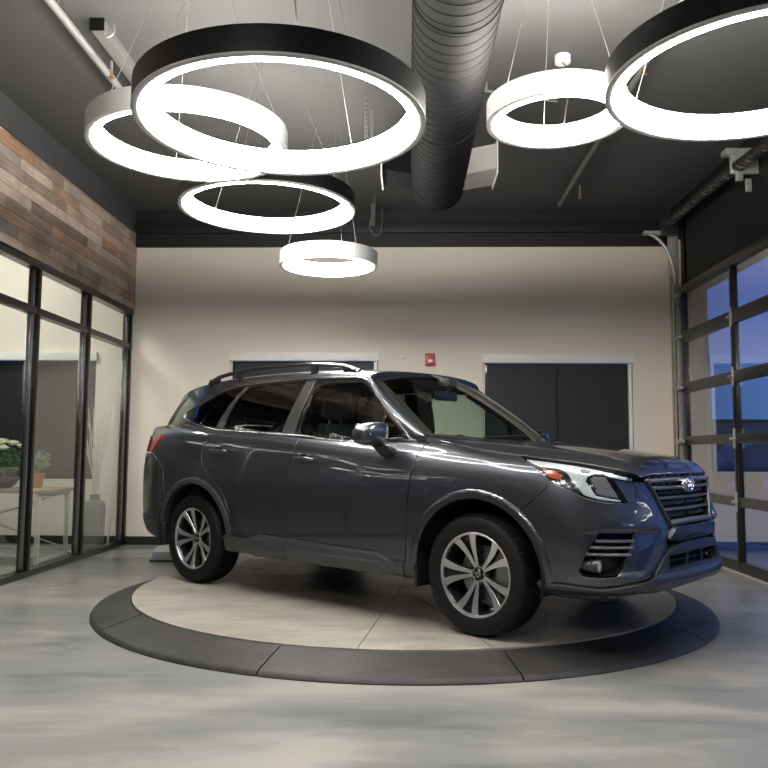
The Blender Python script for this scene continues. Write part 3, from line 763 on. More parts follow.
def wheels(car):
    # wheel built at the origin, outer face towards +y
    R, rr = .340, .232
    prof = [(.225, -.108), (.232, -.112), (.262, -.118), (.295, -.118), (.318, -.110), (.331, -.095), (.338, -.075), (.340, -.04), (.340, 0), (.340, .04), (.338, .075), (.331, .095), (.318, .110), (.295, .118), (.262, .118), (.240, .112), (.232, .104)]
    ty = lathe(prof, 96, 'y')
    # shoulder blocks and tread ribs
    for k in range(72):
        a = 2*PI*k/72
        for s in (1, -1):
            b = cbox((0, 0, 0), (.021, .040, .008), .002)
            Rm = np.array(Matrix.Rotation(-a, 3, 'Y')@Matrix.Rotation(s*.42, 3, 'X').to_3x3() if False else Matrix.Rotation(a, 3, 'Y')@Matrix.Rotation(-s*.38, 3, 'X'))
            c = Vector((0, s*.091, .3305)); c.rotate(Matrix.Rotation(a, 3, 'Y'))
            ty.join(b.moved(tuple(c), Rm))
    for y in (-.045, -.015, .015, .045):
        for k in range(48):
            a = 2*PI*(k+(.5 if y > 0 else 0))/48; c = Vector((0, y, .3395)); c.rotate(Matrix.Rotation(a, 3, 'Y'))
            ty.join(cbox((0, 0, 0), (.036, .022, .006)).moved(tuple(c), np.array(Matrix.Rotation(a, 3, 'Y'))))
    # rim barrel + lip
    rim = lathe([(.236, -.110), (.222, -.10), (.205, -.09), (.200, 0), (.206, .05), (.216, .088), (.224, .103), (.236, .110), (.2385, .113), (.2385, .106)], 72, 'y')
    lip = lathe([(.2215, .1005), (.2245, .1085), (.2345, .1125), (.2385, .109)], 96, 'y')
    def face_y(r): return .070+.034*(max(0, r-.05)/.18)**1.4      # dished face
    def ring2(poly, th, back):
        n = len(poly); top = [(x*1, face_y(math.hypot(x, z)), z) for x, z in poly]; cx = sum(p[0] for p in poly)/n; cz = sum(p[1] for p in poly)/n
        return top
    spokes = []
    webs = MD()
    def spoke_sections(th0, side):
        # centreline from hub to rim; angle opens from small to 14.5 deg
        secs = []
        for k in range(13):
            t = k/12; r = .040+(.226-.040)*t
            ang = math.radians(th0+side*(17-11*t+9.5*t**2)*(.62+.38*t)); w = .0085+.016*t-.002*math.sin(PI*t)
            if t > .93: w += .002
            c = np.array([r*math.cos(ang), r*math.sin(ang)]); tn = np.array([-math.sin(ang), math.cos(ang)])
            secs.append((c, tn, w, face_y(r)))
        return secs
    OFF = -2
    for k in range(5):
        for side in (-1, 1):
            secs = spoke_sections(OFF+72*k, side); face = MD(); row = []; bodyr = []
            for c, tn, w, fy in secs:
                L = c-tn*w; Rr = c+tn*w
                row.append([(L[0], fy, L[1]), (L[0]+tn[0]*.0015, fy+.0022, L[1]+tn[1]*.0015), (Rr[0]-tn[0]*.0015, fy+.0022, Rr[1]-tn[1]*.0015), (Rr[0], fy, Rr[1])])
                L2 = c-tn*(w+.0035); R2 = c+tn*(w+.0035)
                bodyr.append([(L[0], fy-.0005, L[1]), (Rr[0], fy-.0005, Rr[1]), (R2[0], fy-.012, R2[1]), (R2[0], fy-.042, R2[1]), (L2[0], fy-.042, L2[1]), (L2[0], fy-.012, L2[1])])
            spokes.append(loft(row)); webs.join(loft(bodyr, closed=True, cap=True))
        # dark web between the two arms of a pair
        a = spoke_sections(OFF+72*k, -1); b = spoke_sections(OFF+72*k, 1)
        webs.join(loft([[(a[i][0][0], a[i][3]-.020, a[i][0][1]), (b[i][0][0], b[i][3]-.020, b[i][0][1])] for i in range(13)]))
        webs.join(loft([[(a[i][0][0], a[i][3]-.040, a[i][0][1]), (b[i][0][0], b[i][3]-.040, b[i][0][1])] for i in range(13)]))
    hub = lathe([(0, .066), (.030, .066), (.036, .070), (.058, .066), (.066, .055), (.066, .02), (0, .02)], 40, 'y')
    rim.join(webs); rim.join(hub)
    cap = lathe([(0, .079), (.022, .078), (.026, .074), (.027, .066)], 32, 'y')
    logo = lathe([(.0155, .0795), (.0195, .0802), (.0195, .0785)], 28, 'y'); logo.v = [(x, y, z*.66) for x, y, z in logo.v]
    for dx, dz, q in ((-.008, .002, .0045), (.001, .005, .0028), (.007, .003, .0028), (0, -.004, .0028), (.007, -.003, .0028)):
        logo.join(cbox((dx, .0797, dz), (q*1.6, .002, q*.5))); logo.join(cbox((dx, .0797, dz), (q*.5, .002, q*1.6)))
    nut = lathe([(0, .078), (.007, .078), (.0095, .074), (.0095, .060)], 6, 'y')
    disc = lathe([(.05, -.01), (.155, -.01), (.155, .012), (.05, .012), (.05, -.01)], 48, 'y')
    cal = []
    for rad in (.10, .165):
        cal.append(rad)
    calp = [(.098*math.cos(a), .098*math.sin(a)) for a in np.linspace(2.6, 3.6, 8)]+[(.178*math.cos(a), .178*math.sin(a)) for a in np.linspace(3.6, 2.6, 8)]
    calm = prism([(z, x) for x, z in calp], -.03, .034, 'y')
    def mk(x, y, side, steer=0, axle=''):
        w = bpy.data.objects.new('wheel', build_cache['rim']); COL.objects.link(w); w.parent = car
        w.location = (x+XM, -y, .352)
        w.rotation_euler = (0, 0, 0 if side < 0 else PI)
        for nm, mesh in build_cache['kids']:
            c = bpy.data.objects.new(nm, mesh); COL.objects.link(c); c.parent = w
        return w
    build_cache = {}
    tmp = build('wheel', rim, M['rim_dark'], None, sharp=40); build_cache['rim'] = tmp.data; bpy.data.objects.remove(tmp)
    kids = []
    def k(nm, md, mat, sharp=35):
        t = build(nm, md, M[mat], None, sharp=sharp); kids.append((nm, t.data)); bpy.data.objects.remove(t)
    k('tyre', ty, 'rubber', 28); k('rim_lip', lip, 'machined')
    for s in spokes: k('spoke', s, 'machined')
    k('centre_cap', cap, 'gloss_black'); k('centre_emblem', logo, 'badge')
    for i in range(5):
        a = math.radians(OFF+36+72*i); k('lug_nut', nut.moved((.038*math.cos(a), -.006, .038*math.sin(a))), 'chrome')
    k('brake_disc', disc, 'steel'); k('brake_caliper', calm, 'steel')
    build_cache['kids'] = kids
    for x in (0, -2.67):
        for s in (1, -1): mk(x, s*.762, s)

def sweepbar(pts, prof, nrm=(1, 0, 0)):
    """sweep a 2D profile (out, up) along pts; out = outward plan normal, up = z"""
    rows = []; P = [np.array(p) for p in pts]; K = len(P)
    for i, p in enumerate(P):
        t = P[min(i+1, K-1)]-P[max(i-1, 0)]; t[2] = 0; t /= np.linalg.norm(t); n = np.array([t[1], -t[0], 0])
        if n[0] < 0: n = -n
        rows.append([tuple(p+n*a+np.array([0, 0, b])) for a, b in prof])
    return loft(rows, closed=True, cap=True)

def front_end(car, split, FA, aang):
    N3 = lambda L: [S.near(p) for p in L]
    F = FP; c0 = lambda z: np.array([0, S.front(.001, z)[1]])
    fz = [p[2] for p in F['finL']][::-1]; fy = [p[1] for p in F['finL']][::-1]
    bump = sd(arc(*FA, aang, 2, 14))+N3(F['lowline'][:9])+N3([F['plate'][0], F['plate'][1]])+N3(F['grl'][::-1])+N3(F['lamp'][::-1][:10])+N3([F['lamp'][3]])+sd(split[1:-1])
    rec = N3(F['pocket'])
    sm = lambda x: np.clip(x, 0, 1)**2*(3-2*np.clip(x, 0, 1))
    def brel(uv, Q):
        y, z = Q[:, 1], Q[:, 2]; yf = np.interp(z, fz, fy)
        hollow = sm((.628-z)/.014)*sm((z-.395)/.03)*sm((y-yf-.010)/.06)*sm((.80-y)/.06)
        shelf = .016*sm((z-.632)/.014)*sm((.80-z)/.14)*sm((.775-y)/.12)*sm((y-yf-.01)/.03)
        fin = .007*sm((yf+.012-y)/.03)
        return -.022*hollow+shelf
    bs = pair('front_bumper_skin', panel(S, bump, holes=[rec], off=brel, step=.014, thick=.03), 'paint', car)
    for s, bo in zip((1, -1), bs):
        f = (lambda m: m) if s > 0 else (lambda m: m.mirror())
        cpart('fog_lamp_pocket', f(panel(S, rec, off=-.085, thick=.01, gap=-.02, step=.03)), 'black_plastic', bo)
        uv = densify([np.array(q)*np.array(S.sc) for q in rec], .03); uv = np.array(uv)/np.array(S.sc); A = S.ev(uv); N = S.evn(uv); a = A-N*.022; b = A-N*.09
        cpart('pocket_wall', f(loft([[tuple(q) for q in a]+[tuple(a[0])], [tuple(q) for q in b]+[tuple(b[0])]])), 'black_plastic', bo)
        for z, y0, y1 in ((.580, .602, .765), (.546, .615, .780), (.510, .632, .790)):
            pts = []
            for y in np.linspace(y0, y1, 14):
                q = S.front(y, z); pts.append(tuple(S.ev([q])[0]-S.evn([q])[0]*.020))
            cpart('intake_slat', f(sweepbar(pts, [(.008, .004), (.002, .009), (-.03, .009), (-.03, -.005), (.004, -.004)])), 'grille', bo)
        c = S.ev([S.near((.704, .745, .452))])[0]; Rz = np.array(Matrix.Rotation(-.12, 3, 'Z')); pos = c-np.array([.030, .030, 0])
        shr = []
        fl = cpart('fog_lamp', f(lathe([(0, .006), (.034, .004), (.038, -.002), (.038, -.012), (.044, -.03)], 32, 'x').moved(pos, Rz)), 'lamp_black', bo)
        cpart('fog_lamp_lens', f(lathe([(0, .012), (.022, .010), (.033, .005), (.035, .001)], 32, 'x').moved(pos, Rz)), 'lamp_white', fl)
        hood = []
        for k in range(8):
            t = k/7; hood.append([tuple(pos+Rz@np.array([.004-.11*t, (.041+.004*t)*math.cos(a_)+.006*t, (.041*(1-.25*t))*math.sin(a_)])) for a_ in np.linspace(0, 2*PI, 25)])
        cpart('fog_lamp_shroud', f(loft(hood)), 'clad', fl)
    # ---- lower cladding lip
    lip = N3([(.385, .847, .352)])+N3([(p[0], p[1], p[2]-.004) for p in F['lowline'][1:5]])+N3([(p[0], p[1]-.003, p[2]-.002) for p in F['lowline'][5:8]])+N3([(.893, .350, .517), (.897, .30, .537)])+[S.front(.13, .553), c0(.555)]
    lip += [c0(.335), S.front(.26, .326), S.front(.40, .314), S.front(.49, .306), S.front(.587, .290), S.front(.658, .272), S.front(.738, .268)]+sd([(.50, .275), (.40, .30)])
    intake = [S.front(.36, .486), S.front(.355, .415), S.front(.2, .420), c0(.428), c0(.494), S.front(.2, .492)]
    def lrel(uv, Q):
        y, z = Q[:, 1], Q[:, 2]; c = sm((.56-y)/.10)
        return .010+c*.012*sm((.412-z)/.02)+.008*sm((.395-z)/.03)-.03*sm((.335-z)/.05)+.006*sm((.36-y)/.03)*sm((z-.49)/.02)
    lp = cpart('bumper_lip', panel(S, lip, holes=[intake], off=lrel, step=.016, thick=.05, gap=.0005).both(), 'clad', car)
    cpart('lower_intake', panel(S, intake, off=-.055, thick=.01, gap=-.03, step=.03).both(), 'underbody', lp)
    L = [tuple(S.ev([S.front(max(y, .001), .458)])[0]*np.array([1, 1 if y > 0 else 0, 1])-np.array([.02, 0, 0])) for y in np.linspace(.37, 0, 12)]
    cpart('intake_bar', sweepbar(L+[(p[0], -p[1], p[2]) for p in L[::-1][1:]], [(.004, -.004), (.004, .004), (-.02, .004), (-.02, -.004)]), 'black_plastic', lp)
    for y in (.11, -.11): cpart('intake_post', cbox((.895, y, .457), (.03, .022, .078), .004), 'clad', lp)
    # ---- grille
    gp = N3(F['grl'])+[S.front(.15, .655), c0(.657), c0(.93), S.front(.2, .93), S.front(.38, .925), S.front(.425, .915)]
    gr = cpart('grille', panel(S, gp, off=-.055, thick=.01, gap=-.02, step=.03).both(), 'underbody', car)
    gy = lambda z: float(np.interp(z, [.642, .725, .812, .882, .93], [.290, .348, .398, .429, .432]))
    def line(z, y0, off, bow=0, y1=0, n=20): return [tuple(S.ev([S.front(max(y, .001), z+bow*(y/.43)**2)])[0]*np.array([1, 1 if y > 0 else 0, 1])+np.array([off, 0, 0])) for y in np.linspace(y0, y1, n)]
    def gbar(nm, z, h, mat, off=-.012, bow=0, d=.03, split=0.):
        prof = [(.004, -h*.25), (.005, h*.1), (-.006, h*.5), (-d, h*.5), (-d, -h*.5), (-.006, -h*.5)]; L = line(z, gy(z), off, bow, y1=split)
        if split:
            md = sweepbar(L, prof); cpart(nm, md, mat, gr); cpart(nm, md.mirror(), mat, gr)
        else: cpart(nm, sweepbar(L+[(p[0], -p[1], p[2]) for p in L[::-1][1:]], prof), mat, gr)
    gbar('grille_slat', .925, .014, 'grille', -.006, -.004)
    gbar('grille_wing', .890, .026, 'grille', .002, -.006, split=.05)
    gbar('grille_wing', .846, .020, 'grille', .004, .002, split=.05)
    gbar('grille_slat', .790, .017, 'grille', -.004, .002)
    gbar('grille_slat', .727, .015, 'grille', -.004, .002)
    gbar('grille_surround', .660, .030, 'grille', .008, -.010)
    for z, n in ((.908, 5), (.868, 5), (.818, 7), (.760, 7), (.695, 6)):
        for s in (1, -1):
            mm_ = []
            for i in range(n*4+1):
                y = .02+(gy(z)-.04)*i/(n*4); k = i % 4
                c = S.ev([S.front(max(y, .002), z)])[0]; mm_.append((c[0]-.030, s*y, z+(.008 if k in (1, 2) else -.004)))
            cpart('grille_mesh', sweepbar(mm_, [(.006, -.004), (.006, .004), (-.015, .004), (-.015, -.004)]), 'grille', gr)
    for s in (1, -1):
        L = N3([(.82, .462, .895)]+F['grl'][1:]); md = strip(S, densify(L, .5, False), .014, .010, off=.004); cpart('grille_frame', md if s > 0 else md.mirror(), 'clad', gr)
    # number-plate panel (no plate fitted)
    pp = N3([F['plate'][1], F['plate'][0]])+[S.front(.2, .558), c0(.558), c0(.640), S.front(.2, .640)]
    pl = cpart('plate_panel', panel(S, pp, off=lambda uv, Q: .010+.030*np.clip((Q[:, 2]-.556)/.08, 0, 1), thick=.03, gap=.001, step=.03).both(), 'paint', car)
    cpart('plate_bracket', cbox((.935, 0, .572), (.015, .26, .012), .003), 'black_plastic', pl)
    # badge
    def oval(ry, rz, n=40): return [(ry*math.cos(a), rz*math.sin(a)) for a in np.linspace(0, 2*PI, n+1)[:-1]]
    bz = .863; bx = float(S.ev([S.front(.001, bz)])[0][0])+.014
    bd = cpart('badge', prism(oval(.074, .043), bx-.04, bx, 'x').moved((0, 0, bz)), 'badge_field', car, label='oval star-cluster badge')
    ring = loft([[(bx+h, (.074+r)*math.cos(a), bz+(.043+r)*math.sin(a)) for r, h in ((-.008, 0), (-.006, .006), (.002, .006), (.004, -.01))] for a in np.linspace(0, 2*PI, 49)])
    cpart('badge_rim', ring, 'badge', bd)
    def star(y, z, r):
        pts = []
        for k in range(8):
            a = k*PI/4; q = r if k % 2 == 0 else r*.24
            pts.append((y+q*math.cos(a)*1.25, z+q*math.sin(a)))
        return prism(pts, bx, bx+.005, 'x')
    for y, z, r in ((-.030, .005, .024), (.006, .018, .013), (.038, .011, .013), (.006, -.016, .013), (.038, -.014, .013)):
        cpart('badge_star', star(-y, bz+z, r), 'badge', bd)
    # ---- headlamps
    tops = [np.array([S.near(p)[0], 8]) for p in ((.79, .555, .905), (.745, .612, .935), (.69, .645, .955), (.63, .672, .972), (.52, .697, .986), (.40, .715, .999), (.30, .727, 1.01), (.268, .735, 1.014))]
    hl = N3(F['lamp'])+tops
    for s in (1, -1):
        f = (lambda m: m) if s > 0 else (lambda m: m.mirror())
        h = cpart('headlamp', f(panel(S, hl, off=-.034, thick=.01, gap=-.004, step=.02)), 'lamp_black', car)
        cpart('headlamp_lens', f(panel(S, hl, off=.003, thick=.034, gap=.001, step=.02)), 'lens', h)
        g = [p+np.array([0, -.12]) for p in tops]
        cpart('daytime_light_guide', f(panel(S, N3(F['drl'])+g, off=-.012, thick=.02, gap=.001, step=.015)), 'lamp_white', h)
        cpart('projector_bezel', f(panel(S, N3(F['proj']), off=-.014, thick=.016, step=.02)), 'grille', h)
        cpart('upper_lamp', f(panel(S, N3(F['small']), off=-.008, thick=.01, step=.02)), 'clad', h)
        cpart('side_reflector', f(panel(S, N3(F['amber']), off=-.014, thick=.01, step=.02)), 'amber', h)
        q = S.near((.53, .80, .875)); c = S.ev([q])[0]
        cpart('side_marker_bulb', f(lathe([(0, .01), (.012, .007), (.016, 0)], 16, 'x').moved(c-np.array([.02, .015, 0]), np.array(Matrix.Rotation(.9, 3, 'Z')))), 'lamp_white', h)
EXPO = 1.8
# ================================================================== THE SHOWROOM
XL, YB, XR, XK, ZC, ZT, YN = -3.418, 9.553, 3.177, 3.26, 4.10, 3.645, -6.0

def mat_wall():
    m, nt, b = new_mat('beige_wall_paint'); setb(b, Roughness=.75)
    tc = nt.nodes.new('ShaderNodeTexCoord'); n = nt.nodes.new('ShaderNodeTexNoise'); n.inputs['Scale'].default_value = .9; n.inputs['Detail'].default_value = 4
    r = nt.nodes.new('ShaderNodeMixRGB'); r.inputs[1].default_value = (.735, .665, .575, 1); r.inputs[2].default_value = (.77, .70, .61, 1)
    n2 = nt.nodes.new('ShaderNodeTexNoise'); n2.inputs['Scale'].default_value = 260; bp = nt.nodes.new('ShaderNodeBump'); bp.inputs['Strength'].default_value = .12; bp.inputs['Distance'].default_value = .001
    nt.links.new(tc.outputs['Object'], n.inputs[0]); nt.links.new(tc.outputs['Object'], n2.inputs[0]); nt.links.new(n.outputs['Fac'], r.inputs[0]); nt.links.new(r.outputs[0], b.inputs['Base Color'])
    nt.links.new(n2.outputs['Fac'], bp.inputs['Height']); nt.links.new(bp.outputs[0], b.inputs['Normal'])
    return m
def mat_floor():
    """polished marbled resin floor"""
    m, nt, b = new_mat('marbled_epoxy_floor'); L = nt.links
    setb(b, Roughness=.22); b.inputs['Specular IOR Level'].default_value = .45
    tc = nt.nodes.new('ShaderNodeTexCoord'); mp = nt.nodes.new('ShaderNodeMapping'); mp.inputs['Scale'].default_value = (.42, .95, 1); mp.inputs['Rotation'].default_value = (0, 0, .15)
    n = nt.nodes.new('ShaderNodeTexNoise'); n.inputs['Scale'].default_value = 1.1; n.inputs['Detail'].default_value = 5; n.inputs['Roughness'].default_value = .55; n.inputs['Distortion'].default_value = .6
    m2 = nt.nodes.new('ShaderNodeMapping'); m2.inputs['Scale'].default_value = (.8, 3.2, 1); m2.inputs['Rotation'].default_value = (0, 0, -.25)
    n2 = nt.nodes.new('ShaderNodeTexNoise'); n2.inputs['Scale'].default_value = 1.3; n2.inputs['Detail'].default_value = 7; n2.inputs['Roughness'].default_value = .6; n2.inputs['Distortion'].default_value = .7
    av = nt.nodes.new('ShaderNodeMath'); av.operation = 'MULTIPLY_ADD'; av.inputs[1].default_value = .38
    sc_ = nt.nodes.new('ShaderNodeMath'); sc_.operation = 'MULTIPLY'; sc_.inputs[1].default_value = .62
    cr = nt.nodes.new('ShaderNodeValToRGB'); e = cr.color_ramp; e.interpolation = 'EASE'
    e.elements[0].position = .38; e.elements[0].color = (.125, .132, .136, 1); e.elements[1].position = .60; e.elements[1].color = (.31, .296, .266, 1)
    q = e.elements.new(.48); q.color = (.205, .208, .202, 1)
    L.new(tc.outputs['Object'], mp.inputs[0]); L.new(mp.outputs[0], n.inputs[0]); L.new(tc.outputs['Object'], m2.inputs[0]); L.new(m2.outputs[0], n2.inputs[0])
    L.new(n.outputs['Fac'], sc_.inputs[0]); L.new(n2.outputs['Fac'], av.inputs[0]); L.new(sc_.outputs[0], av.inputs[2]); L.new(av.outputs[0], cr.inputs[0]); L.new(cr.outputs[0], b.inputs['Base Color'])
    rr = nt.nodes.new('ShaderNodeMapRange'); rr.inputs[3].default_value = .24; rr.inputs[4].default_value = .36; L.new(n.outputs['Fac'], rr.inputs[0]); L.new(rr.outputs[0], b.inputs['Roughness'])
    n4 = nt.nodes.new('ShaderNodeTexNoise'); n4.inputs['Scale'].default_value = 5; n4.inputs['Detail'].default_value = 5
    bp = nt.nodes.new('ShaderNodeBump'); bp.inputs['Strength'].default_value = .10; bp.inputs['Distance'].default_value = .01; L.new(tc.outputs['Object'], n4.inputs[0]); L.new(n4.outputs['Fac'], bp.inputs['Height']); L.new(bp.outputs[0], b.inputs['Normal'])
    return m
def mat_stone(name, c0, c1, rough=.5, sc=3.):
    m, nt, b = new_mat(name); L = nt.links; setb(b, Roughness=rough); b.inputs['Specular IOR Level'].default_value = .35
    tc = nt.nodes.new('ShaderNodeTexCoord'); n = nt.nodes.new('ShaderNodeTexNoise'); n.inputs['Scale'].default_value = sc; n.inputs['Detail'].default_value = 10; n.inputs['Roughness'].default_value = .65; n.inputs['Distortion'].default_value = .6
    mp = nt.nodes.new('ShaderNodeMapping'); mp.inputs['Scale'].default_value = (1, 2.2, 1)
    cr = nt.nodes.new('ShaderNodeValToRGB'); cr.color_ramp.elements[0].position = .33; cr.color_ramp.elements[0].color = c0+(1,); cr.color_ramp.elements[1].position = .66; cr.color_ramp.elements[1].color = c1+(1,)
    n2 = nt.nodes.new('ShaderNodeTexNoise'); n2.inputs['Scale'].default_value = 60; n2.inputs['Detail'].default_value = 6; bp = nt.nodes.new('ShaderNodeBump'); bp.inputs['Strength'].default_value = .35; bp.inputs['Distance'].default_value = .003
    L.new(tc.outputs['Object'], mp.inputs[0]); L.new(mp.outputs[0], n.inputs[0]); L.new(n.outputs['Fac'], cr.inputs[0]); L.new(cr.outputs[0], b.inputs['Base Color']); L.new(tc.outputs['Object'], n2.inputs[0]); L.new(n2.outputs['Fac'], bp.inputs['Height']); L.new(bp.outputs[0], b.inputs['Normal'])
    return m
def mat_planks():
    """reclaimed-wood boards running along y, built in the y-z plane"""
    m, nt, b = new_mat('reclaimed_wood_boards'); L = nt.links; setb(b, Roughness=.7)
    tc = nt.nodes.new('ShaderNodeTexCoord'); sx = nt.nodes.new('ShaderNodeSeparateXYZ'); cx = nt.nodes.new('ShaderNodeCombineXYZ')
    L.new(tc.outputs['Object'], sx.inputs[0]); L.new(sx.outputs['Y'], cx.inputs['X']); L.new(sx.outputs['Z'], cx.inputs['Y'])
    br = nt.nodes.new('ShaderNodeTexBrick'); br.inputs['Scale'].default_value = 1.; br.inputs['Brick Width'].default_value = .62; br.inputs['Row Height'].default_value = .105; br.inputs['Mortar Size'].default_value = .0022; br.offset = .37; br.offset_frequency = 2; br.squash = 1.35; br.squash_frequency = 3
    br.inputs['Color1'].default_value = (0, 0, 0, 1); br.inputs['Color2'].default_value = (1, 1, 1, 1); br.inputs['Mortar'].default_value = (.5, .5, .5, 1); br.inputs['Mortar Smooth'].default_value = .2
    L.new(cx.outputs[0], br.inputs['Vector'])
    cr = nt.nodes.new('ShaderNodeValToRGB'); E_ = cr.color_ramp
    cols = [(0, (.20, .145, .11)), (.16, (.34, .255, .195)), (.3, (.46, .37, .295)), (.45, (.38, .215, .125)), (.55, (.52, .425, .345)), (.68, (.28, .235, .205)), (.8, (.56, .465, .38)), (.92, (.40, .29, .21)), (1, (.24, .195, .17))]
    E_.elements[0].color = cols[0][1]+(1,); E_.elements[1].color = cols[-1][1]+(1,)
    for p_, c_ in cols[1:-1]:
        q = E_.elements.new(p_); q.color = c_+(1,)
    E_.interpolation = 'LINEAR'
    L.new(br.outputs['Color'], cr.inputs[0])
    mp = nt.nodes.new('ShaderNodeMapping'); mp.inputs['Scale'].default_value = (2.2, 34, 1); L.new(cx.outputs[0], mp.inputs[0])
    g = nt.nodes.new('ShaderNodeTexNoise'); g.inputs['Scale'].default_value = 2.; g.inputs['Detail'].default_value = 9; g.inputs['Distortion'].default_value = .8; L.new(mp.outputs[0], g.inputs[0])
    g2 = nt.nodes.new('ShaderNodeTexNoise'); g2.inputs['Scale'].default_value = 3.2; g2.inputs['Detail'].default_value = 5; L.new(cx.outputs[0], g2.inputs[0])
    m1 = nt.nodes.new('ShaderNodeMixRGB'); m1.blend_type = 'OVERLAY'; m1.inputs[0].default_value = .6; L.new(cr.outputs[0], m1.inputs[1]); L.new(g.outputs['Fac'], m1.inputs[2])
    m2 = nt.nodes.new('ShaderNodeMixRGB'); m2.blend_type = 'OVERLAY'; m2.inputs[0].default_value = .6; L.new(m1.outputs[0], m2.inputs[1]); L.new(g2.outputs['Fac'], m2.inputs[2])
    m3 = nt.nodes.new('ShaderNodeMixRGB'); m3.inputs[2].default_value = (.03, .022, .018, 1); L.new(br.outputs['Fac'], m3.inputs[0]); L.new(m2.outputs[0], m3.inputs[1]); L.new(m3.outputs[0], b.inputs['Base Color'])
    ad = nt.nodes.new('ShaderNodeMath'); ad.operation = 'ADD'; ml = nt.nodes.new('ShaderNodeMath'); ml.operation = 'MULTIPLY'; ml.inputs[1].default_value = .8
    L.new(g.outputs['Fac'], ml.inputs[0]); L.new(ml.outputs[0], ad.inputs[0]); L.new(br.outputs['Color'], ad.inputs[1])
    bp = nt.nodes.new('ShaderNodeBump'); bp.inputs['Strength'].default_value = .7; bp.inputs['Distance'].default_value = .006; L.new(ad.outputs[0], bp.inputs['Height']); L.new(bp.outputs[0], b.inputs['Normal'])
    return m

def room():
    W = mat_wall(); BK = plain('charcoal_ceiling_paint', (.078, .077, .076), .8, bump=.08, bscale=120, var=.06, vscale=1.5)
    BLK = plain('black_wall_paint', (.008, .008, .0085), .6, bump=.05, bscale=150, var=.1)
    FR = plain('black_anodised_frame', (.007, .007, .007), .28, .4, .2, var=.1)
    BASE = plain('black_rubber_base', (.018, .018, .018), .45, var=.1)
    WH = plain('white_window_casing', (.80, .78, .74), .45, var=.04)
    SH = plain('navy_roller_shade', (.007, .0085, .013), .55, bump=.2, bscale=600, var=.12, vscale=2)
    PAN = glass('shopfront_glass', (.93, .96, .94), 1.2, 1.5)
    DGL = glass('sectional_door_glass', (.86, .89, .92), 3.0, 1.5)
    GALV = plain('galvanised_steel', (.46, .46, .44), .45, .5, var=.25, vscale=18)
    XO = -8.2
    t = .12
    struct('floor', box((XO, YN, -.12), (XK+t, YB+t, 0)), mat_floor())
    struct('ceiling', box((XO, YN, ZC), (XK+t, YB+t, ZC+.12)), BK)
    # back wall with two window openings on the showroom side and one in the office
    wins = [(-2.175, -.37, .92, 2.33), (.906, 2.70, .92, 2.31), (-5.9, -3.84, .78, 2.33)]
    bw = MD(); xs = sorted([XO, XK+t]+[w[0] for w in wins]+[w[1] for w in wins])
    for a, b_ in zip(xs[:-1], xs[1:]):
        w = [w for w in wins if w[0] == a and w[1] == b_]
        if w: bw.join(box((a, YB, 0), (b_, YB+t, w[0][2]))); bw.join(box((a, YB, w[0][3]), (b_, YB+t, ZT)))
        else: bw.join(box((a, YB, 0), (b_, YB+t, ZT)))
    struct('wall_back', bw, W)
    struct('trim_1', box((XL+.02, YB-.05, ZT), (XK, YB+t, ZC)).join(box((XL+.02, YB-.10, ZT+.16), (XK, YB-.05, ZC-.16), .01)), BLK)     # black bulkhead over the beige wall
    for i, (a, b_, z0, z1) in enumerate(wins):
        w = empty('window_%d' % (i+1), ((a+b_)/2, YB+.06, z0)); w['kind'] = 'structure'
        o = (-(a+b_)/2, -(YB+.06), -z0)
        top = z1-.10
        build('window_casing', box((a-.015, YB-.045, top), (b_+.015, YB+.05, z1), .006).moved(o), WH, w)
        build('window_frame', box((a, YB+.03, z0), (a+.05, YB+.10, top)).join(box((b_-.05, YB+.03, z0), (b_, YB+.10, top))).join(box((a, YB+.03, z0), (b_, YB+.10, z0+.05))).moved(o), FR, w)
        build('roller_shade', box((a+.05, YB+.055, z0+.04), ((a+b_)/2-.0004, YB+.059, top)).join(box(((a+b_)/2+.0004, YB+.055, z0+.04), (b_-.05, YB+.059, top))).moved(o), SH, w)
        if i == 2: continue
        build('shade_channel', box((b_-.048, YB-.004, z0), (b_-.010, YB+.06, top), .003).moved(o), WH, w)
        build('shade_channel', box((a+.006, YB-.004, z0), (a+.020, YB+.06, top), .003).moved(o), WH, w)
        build('mullion', box(((a+b_)/2-.012, YB+.048, z0), ((a+b_)/2+.012, YB+.054, top)).moved(o), FR, w)
    struct('baseboard_back', box((XL, YB-.014, 0), (XK, YB, .10), .003).join(box((XO, YB-.014, 0), (XL-.06, YB, .10))), BASE)
    # wall behind the camera and office walls
    LW = plain('grey_office_paint', (.14, .14, .135), .8, var=.04)
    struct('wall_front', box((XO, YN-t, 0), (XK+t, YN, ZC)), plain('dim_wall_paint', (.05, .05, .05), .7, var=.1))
    struct('wall_office', box((XO-t, YN, 0), (XO, YB+t, ZC)), LW)
    # left side: glass partition below a reclaimed-wood bulkhead
    zg = 2.86
    lw = box((XL-.10, YN, zg), (XL, YB, 3.78)).join(box((XL-.10, YN, 3.78), (XL-.06, YB, ZC)))
    struct('wall_left', lw, LW)
    struct('trim_2', box((XL, YN, zg), (XL+.035, YB-.001, 3.80)), mat_planks())
    struct('trim_3', box((XL-.06, YN, 3.80), (XL+.03, YB-.001, ZC)).join(box((XL-.05, YN, 3.80), (XL+.05, YB-.001, 3.84))), plain('soffit_charcoal', (.06, .06, .062), .7, var=.1))
    part = empty('window_4', (XL, 7.0, 0)); part['kind'] = 'structure'
    o = (-XL, -7.0, 0)
    fx0, fx1 = XL-.075, XL+.02
    ys = [YB-.055, 8.245, 7.08, 5.92, 4.76, 3.6, 2.44, 1.28, .12, -1.04, -2.2, -3.36, -4.52, -5.68]
    build('head_rail', box((fx0, YN+.1, 2.79), (fx1+.01, YB-.002, zg), .004).moved(o), FR, part)
